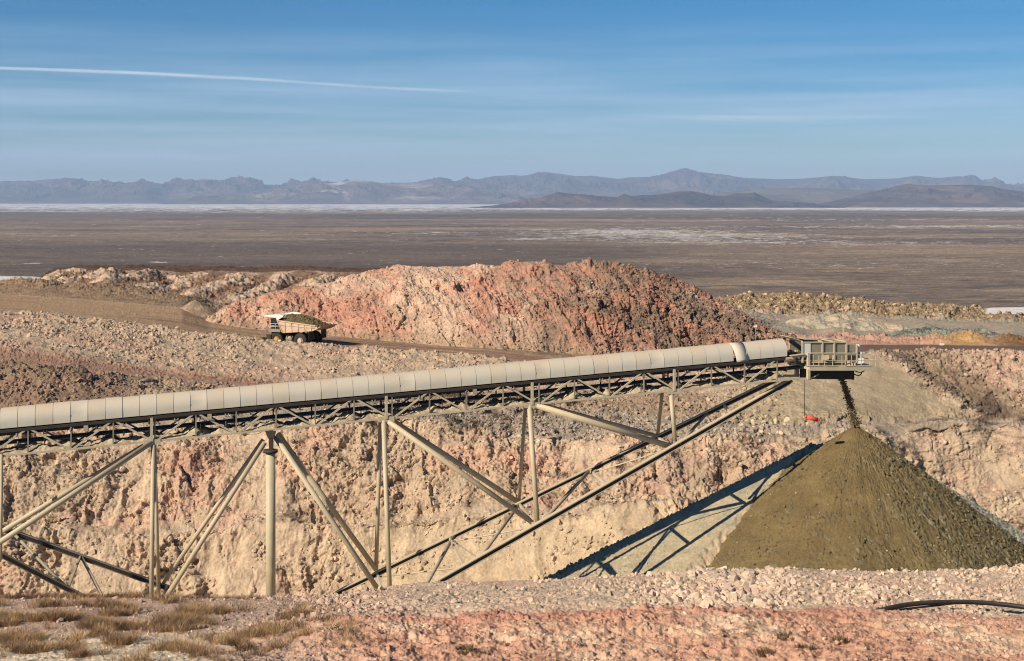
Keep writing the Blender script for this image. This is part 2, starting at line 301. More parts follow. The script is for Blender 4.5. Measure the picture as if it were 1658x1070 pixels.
# ---- the mine: pit floor, wall, benches, roads, ridges behind
PXc = [-250, 0, 100, 230, 400, 600, 800, 1000, 1200, 1300, 1400, 1500, 1658, 1900]
def K(pys, Ys):
    if not isinstance(Ys, (list, tuple)): Ys = [Ys] * len(PXc)
    return [(a, b, c) for a, b, c in zip(PXc, pys, Ys)]
knB = [
 (K([pz(-38.5, 72)] * 14, 72), 12),
 (K([990, 990, 990, 990, 990, 975, 950, 938, 925, 920, 910, 892, 868, 860], [138] * 7 + [135, 136, 138, 141, 147, 150, 150]), 90),
 (K([872, 870, 870, 866, 850, 848, 834, 825, 815, 810, 806, 800, 800, 800], [142] * 7 + [140, 141, 143, 146, 151, 153, 153]), 12),
 (K([852, 850, 848, 846, 838, 836, 822, 812, 803, 800, 796, 790, 790, 790], [145] * 7 + [143, 144, 146, 149, 153.5, 155, 155]), 120),
 (K([705, 700, 700, 692, 682, 676, 700, 712, 716, 704, 692, 692, 696, 696], [152, 152, 152, 152, 152, 152, 152, 151, 151, 152, 155, 158, 159, 159]), 34),
 (K([672, 668, 660, 655, 652, 652, 668, 672, 686, 692, 686, 682, 680, 680], [156, 156, 157, 158, 159, 160, 162, 162, 158, 156, 159, 162, 163, 163]), 110),
 ([(-250, 590, 165), (0, 590, 165), (60, 591, 165), (110, 597, 166), (135, 600, 166), (150, 612, 166), (169, 606, 168), (236, 611, 172), (295, 617, 174), (380, 624, 176), (600, 640, 176), (800, 640, 176), (1000, 632, 174), (1200, 608, 172), (1300, 590, 172), (1380, 576, 172), (1410, 571, 172), (1450, 568, 173), (1500, 568, 174), (1550, 571, 174), (1600, 569, 175), (1658, 571, 175), (1900, 560, 176)], 10),
 (K([594, 594, 602, 614, 628, 648, 646, 640, 618, 600, 582, 578, 578, 578], [182, 182, 182, 184, 188, 190, 190, 188, 186, 184, 184, 184, 184, 184]), 24),
 ([(-250, 560, 205), (0, 569, 203), (105, 581, 202), (211, 598, 202), (380, 617, 202), (600, 636, 200), (800, 640, 200), (1000, 640, 200), (1200, 615, 200), (1400, 582, 205), (1658, 578, 205), (1900, 578, 205)], 90),
 ([(-250, 490, 235), (0, 503, 233), (169, 519, 232), (253, 530, 231), (330, 540, 230), (380, 544, 229), (422, 551, 228), (460, 553, 228), (528, 557, 227), (560, 561, 226), (633, 566, 224), (700, 571, 223), (800, 581, 222), (900, 592, 220), (1000, 602, 218), (1200, 600, 218), (1300, 590, 225), (1400, 577, 230), (1658, 575, 230), (1900, 575, 230)], 10),
 ([(-250, 489, 238), (0, 503, 235.5), (169, 519, 234), (253, 531, 234), (330, 547, 233), (400, 558, 233), (470, 563.5, 233), (560, 567, 231), (633, 573, 229), (700, 577, 228), (800, 586, 226), (900, 596, 225), (1000, 602, 224), (1200, 600, 224), (1300, 580, 235), (1400, 567, 245), (1658, 568, 245), (1900, 568, 245)], 40),
 ([(-250, 455, 330), (0, 477, 300), (127, 485, 290), (295, 499, 275), (338, 520, 268), (422, 535, 262), (549, 546, 256), (700, 561, 250), (800, 569, 247), (900, 580, 244), (1000, 590, 240), (1200, 590, 240), (1300, 570, 250), (1400, 558, 262), (1500, 559, 262), (1658, 561, 262), (1900, 561, 262)], 30),
 ([(-250, 452, 340), (0, 455, 325), (50, 454, 322), (100, 459, 318), (150, 461, 315), (200, 466, 312), (260, 472, 308), (300, 480, 304), (340, 495, 300), (500, 515, 300), (900, 530, 290), (1150, 545, 285), (1230, 545, 282), (1290, 548, 280), (1340, 545, 280), (1400, 549, 280), (1450, 551, 280), (1490, 549, 280), (1540, 545, 280), (1590, 546, 280), (1625, 554, 280), (1658, 556, 280), (1900, 550, 280)], 26),
 ([(-250, 458, 345), (0, 459, 335), (68, 461, 335), (100, 468, 332), (200, 474, 330), (300, 486, 325), (400, 496, 320), (900, 520, 310), (1150, 536, 305), (1300, 545, 300), (1400, 547, 300), (1500, 549, 300), (1658, 552, 300), (1900, 550, 300)], 90),
 ([(-250, 457, 400), (0, 457, 395), (60, 456, 400), (68, 451, 400), (80, 443, 400), (93, 439, 400), (127, 437, 400), (177, 439, 400), (253, 437, 400), (300, 442, 400), (338, 438, 400), (422, 441, 400), (490, 438, 400), (549, 441, 400), (612, 441, 400), (700, 447, 400), (900, 470, 395), (1120, 499, 390), (1170, 501, 385), (1280, 511, 385), (1400, 512, 385), (1500, 516, 385), (1560, 521, 385), (1658, 523, 385), (1900, 523, 385)], 70),
 ([(-250, 459, 470), (0, 459, 470), (60, 458, 470), (80, 440, 470), (93, 434, 470), (127, 429.5, 470), (177, 429, 470), (253, 429, 470), (338, 431, 470), (422, 432, 470), (490, 430, 470), (549, 433, 470), (612, 434, 470), (700, 440, 470), (900, 455, 450), (1100, 486, 432), (1150, 485, 430), (1167, 483, 430), (1198, 479, 430), (1230, 478, 430), (1270, 475, 430), (1317, 480, 430), (1397, 486, 430), (1436, 494, 430), (1496, 496, 430), (1556, 499, 430), (1590, 500, 430), (1606, 497, 430), (1658, 496, 430), (1900, 495, 430)], 8),
 (K([pz(-62, 540)] * 14, 540), 6),
 (K([pz(-152, 900)] * 14, 900), 1),
]
#            0   1    2    3    4    5    6    7    8    9   10   11   12   13   14   15   16  17
crag_prof = [.3, .5, .8, .55, .35, .55, .5, .06, .10, .35, .05, .08, .6, .7, .9, .35, 0, 0]
cob_prof =  [.1, .10, .12, .12, .18, .22, .16, .03, .20, .28, .04, .04, .3, .25, .45, .5, 0, 0]
def dispB(G, s, px, N):
    x, y, z = G[..., 0], G[..., 1], G[..., 2]
    cr = prof(s, crag_prof); co = prof(s, cob_prof)
    right = sm(px, 1180, 1330); face = sm(s, 5.0, 5.3) * (1 - sm(s, 5.95, 6.1))
    fan = right * face * (1 - sm(px - (s - 5) * 0 - (1560 - (s - 5) * 150), -20, 40))   # smooth tan fan below the conveyor head
    low = sm(s, 1, 1.2) * (1 - sm(s, 3.9, 4.2)) * right; 
    w = 1 - .85 * fan; w2 = w * (1 - .7 * low)
    big = fbm(x, y, z * .6, 9, 4, .5)
    warp = fbm(x, y, z, 5, 3) * 1.6
    gul = fbm(x + warp, y * .3, z * .22 + warp * .4, 2.6, 4, .5, True)
    chunk = fbm(x + warp, y, z, 2.2, 6, .62, True)
    fine = fbm(x, y, z, .7, 4, .65)
    wallm = sm(s, 1, 1.15) * (1 - sm(s, 4.0, 4.15)); lft = 1 - sm(px, 200, 420)
    soft = np.clip(sm(fbm(x + 31, y * .6, z * 1.1, 11, 4, .55), -.02, .28) + sm(s, 2.0, 2.2) * (1 - sm(s, 2.9, 3.1)) * .8, 0, 1) * sm(s, 1, 1.2) * (1 - sm(s, 5.9, 6.1))  # sandy talus between the crags
    sand = sm(px, 430, 620) * (1 - sm(px, 1040, 1120)) * (1 - sm(s + .25 * warp * .3, 1.75, 2.3)); soft = np.maximum(soft, sand)
    crags = np.clip(1 - .8 * soft - .15 * sand, 0, 1); L = 1 - sm(px, 900, 1100)
    led = (z + 2.2 * fbm(x, y, z, 8, 3)) / 2.6; led = led - np.floor(led); ledge = np.where(led < .8, led / .8, (1 - led) / .2)
    u1 = x + warp * .5; v1 = y + 1.3 * z + .5 * warp; fc = facet(u1, v1 * .8, 3.1) * .55 + facet(u1 + 9, v1 * .8, 1.35) * .30 + facet(u1 + 4, v1, .6) * .17
    smr = 1 - .75 * sm(px, 1180, 1300) * sm(s, 12.9, 13.1) * (1 - sm(s, 13.9, 14.0))
    d = cr * (big * .9 + (chunk * .75 - .2 + fc * .95) * crags) * w2 * smr + wallm * crags * (fc * .25 + facet(u1 + 2, v1, .33) * .10 + (gul * .75 - .35) * (1 - .5 * right) + (ledge - .5) * .5) + wallm * (gul - .4) * .22 + wallm * lft * crags * fc * .3 + wallm * fbm(x, y, z * .5, 17, 2) * 1.6
    ss = y + 1.3 * z
    c1, i1 = cell(x + warp * .3, ss, .95); c2, _ = cell(x, ss + .3 * warp, .42); patch = sm(fbm(x, y, z, 6, 3), -.1, .3) * crags
    c3, i3 = cell(x * .7 - y * .2 + warp, ss * .8, 2.1)
    co = co * (1 - .85 * L * sm(s, 12.9, 13.2)) * (1 - .5 * L * sm(s, 11, 11.2)); bank = sm(s, 8.05, 8.2) * (1 - sm(s, 9, 9.2)); bp = sm(fbm(x + 60, y, z * 2, 7, 4), -.1, .25); co = co * (1 - bank * (.35 + .5 * bp))
    co = co * (1 - .9 * sm(px, 1180, 1300) * sm(s, 12.9, 13.1) * (1 - sm(s, 13.9, 14.0)))
    d = d + co * w2 * (c1 * 1.5 * patch + c2 * .9 * (.25 + .75 * crags) + fine * .8 * (.4 + .6 * crags)) + c3 * .5 * sm(i3, .55, .9) * co * 3 * w2 * sm(s, 1, 1.2) * crags
    d = d + bank * (fbm(x, y, z, 3.5, 4) * .5 + gul * .18)
    ring = sm(px, 1180, 1330) * sm(s, 14, 14.2) * (1 - sm(s, 14.95, 15.05)); pad = sm(px, 1588, 1600) * sm(s, 14.35, 14.45) * (1 - sm(s, 15.3, 15.6)); d = d * (1 - pad); d = d + (1 - pad) * ring * (c3 * .5 + big * .8) + sm(px, 1180, 1330) * sm(s, 11, 11.4) * (1 - sm(s, 12.6, 13)) * fbm(x, y, z, 6, 3) * 1.6
    # erosion teeth of the ridge behind on the left
    teeth = sm(s, 13.02, 13.3) * (1 - sm(s, 13.85, 14.0)) * (1 - sm(px, 700, 900))
    tw = x + 6 * fbm(x, y, z, 14, 3); tri = np.abs(((tw / 11.5) % 1) - .5) * 2
    d = d + teeth * ((1 - tri) * 1.7 * (.4 + .8 * sm(fbm(x, y * 0, z * 0, 25, 2), -.3, .3)) - .9 + fbm(x, y, z, 3, 4, .6, True) * .6)
    d = d * (1 - .75 * L * sm(s, 13.75, 13.95))
    d = d + fan * (fbm(x + z, y, z, 3, 4) * .22)
    return d * np.where(s < 1, s * .6, 1)
T = dict(tan=A(192, 164, 134), pink=A(204, 160, 134), dust=A(212, 186, 152), brn=A(130, 104, 82), red=A(196, 138, 112), grey=A(160, 146, 128), dk=A(88, 72, 60),
         road=A(190, 154, 114), roadr=A(184, 140, 112), fan=A(178, 156, 124), teal=A(140, 144, 132), orange=A(196, 152, 98), ochre=A(170, 142, 98), pale=A(212, 192, 165), flat=A(176, 156, 130))
def colB(G, s, px, N, d):
    x, y, z = G[..., 0], G[..., 1], G[..., 2]
    n1 = fbm(x, y, z, 11, 5, .55); n2 = fbm(x, y, z, 4.5, 5, .6); n3 = fbm(x + 50, y, z * 1.5, 1.6, 4, .65); n4 = fbm(x * .35, y * .35 + 9, z * 2.2, 3, 4, .6)
    C = np.broadcast_to(T['tan'], G.shape).copy()
    C = mixc(C, T['dust'], sm(n2 + n4 * .5, 0, .5) * .8)
    C = mixc(C, T['pink'], sm(n1 + .5 * n3, .0, .35) * .8 * (1 - sm(s, 8, 8.3)))
    softc = sm(fbm(x + 31, y * .6, z * 1.1, 11, 4, .55), -.02, .28) * sm(s, 1, 1.2) * (1 - sm(s, 5.9, 6.1)); C = mixc(C, A(212, 182, 148), softc * .5)
    gy = fbm(x - 40, y, z * 1.2, 6, 4, .6); C = mixc(C, A(158, 138, 116), sm(gy, .1, .4) * .55 * (1 - softc)); C = mixc(C, A(118, 94, 76), sm(fbm(x, y, z, 2.2, 5, .7), .22, .5) * .55 * sm(s, 1, 1.2) * (1 - sm(s, 4, 4.2)))
    pk = np.exp(-(((px - 800) / 170) ** 2 + ((s - 3.55) / .35) ** 2)) + .9 * np.exp(-(((px - 300) / 90) ** 2 + ((s - 3.6) / .3) ** 2)) + .8 * np.exp(-(((px - 480) / 60) ** 2 + ((s - 3.5) / .3) ** 2))
    C = mixc(C, T['red'] * 1.15, sm(pk + n2 * .8, .5, 1.0) * .42); sandc = sm(px, 430, 620) * (1 - sm(px, 1040, 1120)) * sm(s, 1, 1.1) * (1 - sm(s + .2 * n2, 1.75, 2.3)); C = mixc(C, A(206, 178, 142), sandc * .8)
    C = mixc(C, T['brn'], sm(n3 - .6 * n1 + .1, .25, .6) * .45)
    # bench and upper pit slope: greyer rubble and dark soil
    b = sm(s, 4, 4.15) * (1 - sm(s, 4.95, 5.1)); C = mixc(C, T['grey'], b * .6)
    mid = sm(s, 4.95, 5.1) * (1 - sm(s, 5.95, 6.05)) * (1 - sm(px, 1120, 1240)); C = mixc(C, T['brn'] * 1.25, mid * sm(n2 + .4, 0, .5) * .6)
    hump = sm(s, 5, 5.1) * (1 - sm(s, 6, 6.1)) * (1 - sm(px, 150, 260)); C = mixc(C, T['brn'], hump * .55)
    face = sm(s, 4.97, 5.05) * (1 - sm(s, 5.97, 6.05)) * sm(px, 1150, 1230); line = 1400 + (6 - s) * 170
    C = mixc(C, T['fan'], face * (1 - sm(px - line + n2 * 40, -10, 25)) * .95)
    C = mixc(C, T['brn'] * 1.15, face * np.exp(-((px - line - 75 - n2 * 50) / 55) ** 2) * sm(n3 + .4, 0, .5) * .8)
    C = mixc(C, T['dk'] * 1.1, face * np.exp(-((px - line - 36 - n3 * 16) / 10) ** 2) * .85); C = mixc(C, T['dk'], face * np.exp(-(((px - 1610 + (s - 5.15) * 120 - n2 * 20) / 26) ** 2 + ((s - 5.15) / .22) ** 2)) * .9); C = mixc(C, T['pink'], face * sm(px - line, 90, 150) * sm(-n2 + n3 * .4, -.1, .2) * .6)
    C = mixc(C, T['flat'], sm(s, 3.9, 4.1) * (1 - sm(s, 4.9, 5.1)) * sm(px, 1250, 1400) * .6)
    C = mixc(C, T['dk'] * 1.3, sm(s + n2 * .25, 4.3, 4.5) * (1 - sm(s + n3 * .2, 4.7, 4.95)) * sm(px, 1380, 1450) * sm(n3 + n4, -.1, .3) * .6)
    # roads
    r1 = sm(s, 6.6, 6.95) * (1 - sm(s + n3 * .1, 8.0, 8.12)); C = mixc(C, T['roadr'] * (1.05), r1 * .95)
    sl = sm(s, 8.1, 8.2) * (1 - sm(s, 9, 9.2)); C = mixc(C, A(204, 174, 142), sl * .75); C = mixc(C, T['pink'] * .95, sl * sm(n1, 0, .3) * .5)
    r2 = sm(s, 9.6, 9.9) * (1 - sm(s + n3 * .03, 10.96, 11.03)); st = fbm(x * .12, y * .8, z, 3, 4, .6)
    C = mixc(C, mixc(np.broadcast_to(T['road'], G.shape).copy(), T['roadr'] * .72, sm(st + sm(px, 300, 600) * .35, .05, .45)), r2 * .95)
    # dirt strip and ridge behind, left
    L = 1 - sm(px, 900, 1100)
    a = sm(s, 11, 11.05) * (1 - sm(s, 12.9, 13.1)) * L; C = mixc(C, mixc(np.broadcast_to(A(160, 130, 98), G.shape).copy(), T['brn'], sm(n3 + n2, -.1, .4)), a * .9)
    a = sm(s, 13, 13.1) * (1 - sm(s, 13.95, 14.03)) * L; tri = np.abs((((x + 6 * fbm(x, y, z, 14, 3)) / 11.5) % 1) - .5) * 2; q = mixc(np.broadcast_to(A(216, 182, 150), G.shape).copy(), A(140, 104, 80), np.clip(sm(tri + n3 * .5 + n2 * .6, .25, .75) * .85 + sm(n2 + .5 * n3, .15, .4) * .5, 0, 1)); C = mixc(C, q, a)
    a = sm(s + .03 * n3, 13.96, 14.05) * (1 - sm(s, 16, 17)) * L; C = mixc(C, A(112, 84, 64), a * .95)
    # right back quarry area
    Rr = sm(px, 1130, 1200)
    a = sm(s, 9, 9.5) * (1 - sm(s, 11, 11.05)) * Rr; C = mixc(C, A(128, 98, 78), a * .95)
    a = sm(s, 11, 11.05) * (1 - sm(s, 12.9, 13.1)) * Rr; q = mixc(np.broadcast_to(A(206, 158, 130), G.shape).copy(), T['orange'] * 1.1, np.exp(-((px - 1565) / 45) ** 2)); q = mixc(q, A(140, 104, 66), sm(px, 1590, 1640)); C = mixc(C, q, a * .95)
    a = sm(s, 13, 13.05) * (1 - sm(s, 14, 14.1)) * Rr; q = mixc(np.broadcast_to(A(186, 166, 138), G.shape).copy(), A(170, 158, 134), sm(n1 + n2 * .5, -.1, .25)); q = mixc(q, A(205, 165, 138), sm(-n1, .05, .3) * .6); C = mixc(C, q, a)
    a = sm(s, 14, 14.05) * (1 - sm(s, 15, 15.4)) * Rr; q = mixc(np.broadcast_to(A(176, 148, 112), G.shape).copy(), A(122, 100, 72), sm(n3 + n2 * .6, -.1, .3)); q = mixc(q, A(200, 172, 136), sm(-n3 + n2, .15, .45)); C = mixc(C, q, a)
    a = sm(px, 1592, 1600) * sm(s + n3 * .05, 14.42, 14.48) * (1 - sm(s, 15.2, 15.5)); C = mixc(C, A(235, 222, 210, .85), a)
    C = C * (1 - (.02 * sm(s, 1, 1.1) * (1 - sm(s, 4, 4.2)) + .10 * sm(s, 4, 4.2))[..., None])
    return np.clip(C * (1 + .14 * n3[..., None]), .01, .9).astype(np.float32)
SB = sheet(knB, -250, 1900, 1720, dispB, colB, blur=3)
link_sheet('mine_terrain', SB, M_wall)

# ---- heaps: crest line traced at its own depth, front and back slopes
def heap(name, crest, base, Yf, Yc, Yb, disp, color, mat, label=None, cat=None, kind=None, cols=1.0, rows=90, prof_=.55):
    x0, x1 = crest[0][0], crest[-1][0]
    Yf_ = (lambda x: Yf(x)) if callable(Yf) else (lambda x: Yf); Yc_ = (lambda x: Yc(x)) if callable(Yc) else (lambda x: Yc)
    c = [(a, p, Yc_(a)) for a, p in crest]; b = [(a, p, Yf_(a)) for a, p in base]
    xs = np.linspace(x0, x1, 40); cp = np.interp(xs, [a for a, _ in crest], [p for _, p in crest]); bp = np.interp(xs, [a for a, _ in base], [p for _, p in base])
    mid = []; back = []
    for x, p, q in zip(xs, cp, bp):
        zf = (HY - q) / F * Yf_(x); zc = (HY - p) / F * Yc_(x); Ym = Yf_(x) + (Yc_(x) - Yf_(x)) * .45; zm = zf + (zc - zf) * prof_
        mid.append((x, pz(zm, Ym), Ym)); back.append((x, pz(zf - 2, Yb), Yb))
    under = [(a, pz((HY - p) / F * y - 2.5, y - 2), y - 2) for a, p, y in b]
    S = sheet([(under, 6), (b, rows), (mid, rows), (c, 14), (back, 1)], x0, x1, int((x1 - x0) * cols), disp, color, blur=5, cblur=5)
    o = link_sheet(name, S, mat, kind)
    if label: tag(o, label, cat)
    return S
def mound_disp(G, s, px, N):
    x, y, z = G[..., 0], G[..., 1], G[..., 2]
    w = prof(s, [0, .5, 1, .35, .2]); warp = fbm(x, y, z, 7, 3) * 2.5; r = sm(px, 800, 1000)
    g = fbm(x + warp + z * .5, y * .3, z * .3, 4.5, 4, .55, True); c = fbm(x + warp, y, z, 3.2, 6, .62, True); b = fbm(x, y, z, 14, 3)
    c1, i1 = cell(x + z * .3, y * .5 + z * 1.2, 1.1); c2, _ = cell(x, y * .5 + z, .55)
    g2 = fbm(x * .9 + warp + z * .9, y * .2, z * .2, 9, 3, .5, True); u1 = x + z * .45 + warp * .5; v1 = y * .5 + z * .9 + warp * .4
    fc = facet(u1, v1 * .45, 2.6) * .6 + facet(u1 + 5, v1 * .6, 1.2) * .34 + facet(u1 + 8, v1, .6) * .16
    ms = sm(fbm(x + 11, y, z, 9, 3), -.15, .2)
    return w * ((g * 1.2 - .5) * (.7 + .8 * r) + (c - .2) * .8 + fc * (.35 + .75 * ms + .5 * r) * 1.15 + b * 1.8 + (g2 - .3) * 1.8) + .12 * c1 * r + fbm(x, y, z, .9, 4, .65) * .22
def mound_col(G, s, px, N, d):
    x, y, z = G[..., 0], G[..., 1], G[..., 2]
    n1 = fbm(x, y, z, 13, 4, .55); n2 = fbm(x, y, z * 1.3, 4, 5, .62); n3 = fbm(x, y, z, 1.3, 4, .7); n4 = fbm(x * .5 + z * .8, y * .3, z * .5, 3.2, 4, .6)
    C = np.broadcast_to(A(194, 142, 116), G.shape).copy()
    C = mixc(C, A(214, 178, 148), sm(n1 + .5 * n2, -.02, .32) * .85)
    C = mixc(C, A(178, 152, 126), sm(n4 + .5 * n3, .0, .3) * .65)
    C = mixc(C, A(186, 118, 92), sm(-n2 - n1 * .4, .12, .4) * .5)
    C = mixc(C, A(220, 190, 158), np.exp(-((px - 700 + (s - 2) * 30) / 45) ** 2) * .6)
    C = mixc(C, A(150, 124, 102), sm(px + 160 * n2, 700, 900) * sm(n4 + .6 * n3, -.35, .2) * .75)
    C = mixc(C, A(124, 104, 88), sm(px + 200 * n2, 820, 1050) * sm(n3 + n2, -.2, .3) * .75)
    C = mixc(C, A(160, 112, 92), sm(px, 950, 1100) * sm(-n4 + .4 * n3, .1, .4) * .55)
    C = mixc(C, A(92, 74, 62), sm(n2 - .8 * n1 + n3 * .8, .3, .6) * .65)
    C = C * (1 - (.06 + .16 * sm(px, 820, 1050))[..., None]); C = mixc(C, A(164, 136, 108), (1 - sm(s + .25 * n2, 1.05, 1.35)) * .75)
    return np.clip(C * (1 + .16 * n3[..., None]), .01, .9).astype(np.float32)
mcrest = [(326, 526), (336, 522), (352, 508), (378, 491), (400, 482), (420, 480), (451, 472), (500, 463), (541, 454), (565, 447), (589, 439), (610, 436), (625, 435), (644, 427), (655, 429), (674, 432), (700, 431), (722, 429), (735, 431), (750, 431), (782, 428), (800, 430), (825, 425), (840, 427), (867, 424), (915, 425), (951, 422), (966, 424), (981, 423), (1000, 427), (1018, 430), (1035, 435), (1048, 433), (1056, 437), (1084, 448), (1114, 460), (1156, 484), (1204, 508), (1241, 530), (1277, 552), (1310, 575)]
mbase = [(326, 527), (336, 526), (380, 531), (422, 537), (549, 547), (700, 562), (800, 570), (900, 582), (1000, 592), (1100, 600), (1200, 600), (1277, 585), (1310, 580)]
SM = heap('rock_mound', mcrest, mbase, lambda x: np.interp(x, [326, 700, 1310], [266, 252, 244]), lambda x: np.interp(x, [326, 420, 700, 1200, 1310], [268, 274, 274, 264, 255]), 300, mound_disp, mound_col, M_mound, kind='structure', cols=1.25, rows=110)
def simple_disp(a, sc_, cobs=.15):
    def f(G, s, px, N):
        x, y, z = G[..., 0], G[..., 1], G[..., 2]; c1, _ = cell(x, y + z, .8)
        return prof(s, [0, .6, 1, .6, 0]) * (fbm(x, y * .6, z, sc_, 5, .55) * a + c1 * cobs)
    return f
def simple_col(c0, c1, k=3.0):
    def f(G, s, px, N, d):
        x, y, z = G[..., 0], G[..., 1], G[..., 2]
        return mixc(np.broadcast_to(c0, G.shape).copy(), c1, sm(fbm(x, y, z, k, 5, .6), -.15, .3)).astype(np.float32)
    return f
heap('waste_heap', [(1405, 549), (1445, 539), (1468, 532), (1496, 528), (1530, 530), (1556, 531), (1595, 535), (1620, 541), (1640, 548), (1700, 552)], [(1405, 550), (1500, 549), (1600, 552), (1700, 556)], 306, 318, 326, simple_disp(1.6, 3.2, .4), simple_col(A(146, 142, 124), A(88, 84, 72), 2.0), M_wall, 'grey green heap of broken rock at the right edge of the far quarry floor', 'rock heap', cols=1.5, rows=40)
heap('waste_heap', [(1230, 540), (1255, 530), (1278, 520), (1295, 513), (1310, 511), (1330, 512), (1357, 508), (1375, 510), (1397, 514), (1437, 521), (1480, 530), (1520, 541)], [(1230, 541), (1520, 543)], 330, 345, 352, simple_disp(2.0, 5, .1), simple_col(A(194, 170, 138), A(166, 156, 134), 8), M_wall, 'pale tan rounded heap in the far quarry above the conveyor head', 'rock heap', cols=1.3, rows=40)

def gravel_cone():
    th = np.linspace(0, 2 * np.pi, 260); rr = np.linspace(0, 6.5, 110); TH, Q = np.meshgrid(th, rr); ap = P(316, 486, 275)
    X = ap.x + Q * np.cos(TH) * 1.12; Y = ap.y + Q * np.sin(TH); n = fbm(np.cos(TH) * 3, np.sin(TH) * 3, Q * .2, 1, 4, .6)
    Z = ap.z - .70 * (np.sqrt(Q * Q + .25) - .5) * (1 + .10 * n) + fbm(X, Y, Q * 0, .6, 4, .6) * .10 + fbm(X, Y, Q * 0, 2.5, 3) * .2
    V = np.stack([X, Y, Z], -1); C = mixc(np.broadcast_to(A(150, 124, 100), V.shape).copy(), A(176, 150, 122), sm(fbm(X, Y, Z, 1.5, 4, .6) + n * .5, -.1, .3))
    tag(mesh_from('gravel_heap', V, gridF(*X.shape), M_olive, C.astype(np.float32)), 'small brown cone of gravel beside the haul road left of the red mound', 'gravel heap')
gravel_cone()

# ---- stockpiles under the conveyor head
def old_pile():
    xs = np.arange(-3, 62, .09); ys = np.arange(104, 142, .09); X, Y = np.meshgrid(xs, ys)
    ax, ay, az = 30.6, 129.0, -20.9
    dx, dy = X - ax, Y - ay; r = np.hypot(dx, dy)
    slope = np.where(dx < 0, .507, .507 + .10 * sm(dx, 0, 6))
    Z = az - slope * r
    e = ((X - 11.1) * .66 - (Y - 114.4) * .75)                     # distance past the cut edge of the ramp
    n = fbm(X, Y, Z, 2.2, 4, .55, True); e = e + n * .5
    Z = Z - np.where(dx < 3, np.clip(e, 0, 99) * 1.25 * (1 - sm(dx, 0, 3)), 0)
    back = np.clip(Y - ay - .2 * fbm(X, Y, Z, 3, 3), 0, 99); Z = Z - back * (.75 - .35 * sm(dx, 3, 9))
    c1, _ = cell(X, Y, .35); c2, _ = cell(X, Y, .8)
    face = sm(e, 0, .8) * (1 - sm(dx, 0, 3))
    Z = Z + c1 * .05 + face * (fbm(X * 1.0, Y, Z * .3, 1.2, 5, .65, True) * .45 + facet(X, Y, .8) * .12) + fbm(X, Y, Z, 1.5, 4) * .06 + sm(dx, 1, 5) * (c1 * .12 + c2 * .12) + sm(-dx, 14, 26) * c1 * .12 + sm(Y, 127.5, 129) * c1 * .15
    Z = np.maximum(Z, -41)
    n2 = fbm(X, Y, Z, 2.5, 4, .6); n3 = fbm(X, Y, Z, .7, 4, .65)
    V = np.stack([X, Y, Z], -1); C = np.broadcast_to(A(182, 162, 128), V.shape).copy()
    C = mixc(C, A(160, 150, 126), sm(n2, -.1, .3) * .7); C = mixc(C, A(204, 176, 142), face * .9); C = mixc(C, A(146, 138, 116), sm(fbm(X, Y, Z, 1.8, 4, .65), .05, .3) * .55 * (1 - face))
    C = mixc(C, A(168, 160, 136), sm(dx, 1, 4) * .9); C = mixc(C, A(120, 112, 92), sm(n3, .1, .5) * .5)
    o = mesh_from('old_stockpile', V, gridF(*X.shape), M_olive, C.astype(np.float32))
    tag(o, 'pale grey tan flank of an older stockpile crossed by the conveyor shadow', 'stockpile')
    return dict(G=V, C=C, s=X * 0, px=CX + F * X / Y, N=None)
SO = old_pile()
def new_cone():
    na, nr_ = 1100, 380; th = np.linspace(0, 2 * np.pi, na); r = (np.linspace(0, 1, nr_) ** .85) * 31
    TH, Rr = np.meshgrid(th, r); ax, ay, az = 30.55, 125.0, -20.25
    cx = np.cos(TH); cy = np.sin(TH)
    slope = .722 + .03 * sm(cx, -.6, .3)                            # steeper on its right
    X = ax + Rr * cx; Y = ay + Rr * cy
    rr = np.sqrt(Rr ** 2 + .35 ** 2) - .35
    Z = az - slope * rr * (1 - .0025 * rr)
    warp = fbm(X, Y, Z, 3, 3)
    Z = Z + fbm(cx * 5 + 3, cy * 5, Rr * .05, 1, 4, .5) * .035 * Rr + fbm(X, Y, Z, .8, 4, .6) * .05
    stre = fbm(cx * 8, cy * 8, Rr * .12, 1, 4, .6); rough = np.clip(sm(cx + .5 * warp + .5 * stre, -.5, .9) * sm(Rr, .2, 2) * (.35 + .65 * sm(fbm(X, Y, Z, 2.5, 4) + .2, -.15, .3)) + .5 * sm(fbm(X, Y, Z, 1.9, 4) + stre * .5, -.05, .35) * sm(Rr, 1.5, 4) + .12, 0, 1)
    c1, i1 = cell(X, Y, .42); c2, i2 = cell(X + 7, Y, .20)
    Z = Z + fbm(X, Y, Z * 0, 5, 3) * .32 * sm(Rr, 1.5, 6) + rough * (c1 * .20 + c2 * .15) + c2 * .05 + stre * .12 * sm(Rr, 1, 5)
    n2 = fbm(X, Y, Z, 3.5, 4, .6); n3 = fbm(X, Y, Z, .5, 4, .6)
    V = np.stack([X, Y, Z], -1); C = np.broadcast_to(A(116, 96, 62), V.shape).copy()
    C = mixc(C, A(130, 108, 70), sm(n2, 0, .4) * .7); C = mixc(C, A(112, 98, 68), rough * .7); C = mixc(C, A(140, 130, 104), rough * sm(i1, .75, .95) * .7)
    C = mixc(C, A(88, 76, 50), sm(n3, .1, .5) * .4)
    o = mesh_from('stockpile', V, gridF(*X.shape), M_olive, C.astype(np.float32))
    tag(o, 'large olive brown cone of crushed ore growing under the conveyor head', 'stockpile')
    a = np.gradient(V, axis=1); b = np.gradient(V, axis=0); n = np.cross(a, b); n /= np.linalg.norm(n, axis=-1, keepdims=True) + 1e-9; n[n[..., 2] < 0] *= -1
    return dict(G=V, C=C, s=Rr, px=CX + F * X / Y, N=n, rough=rough, cx=cx)
SC = new_cone()

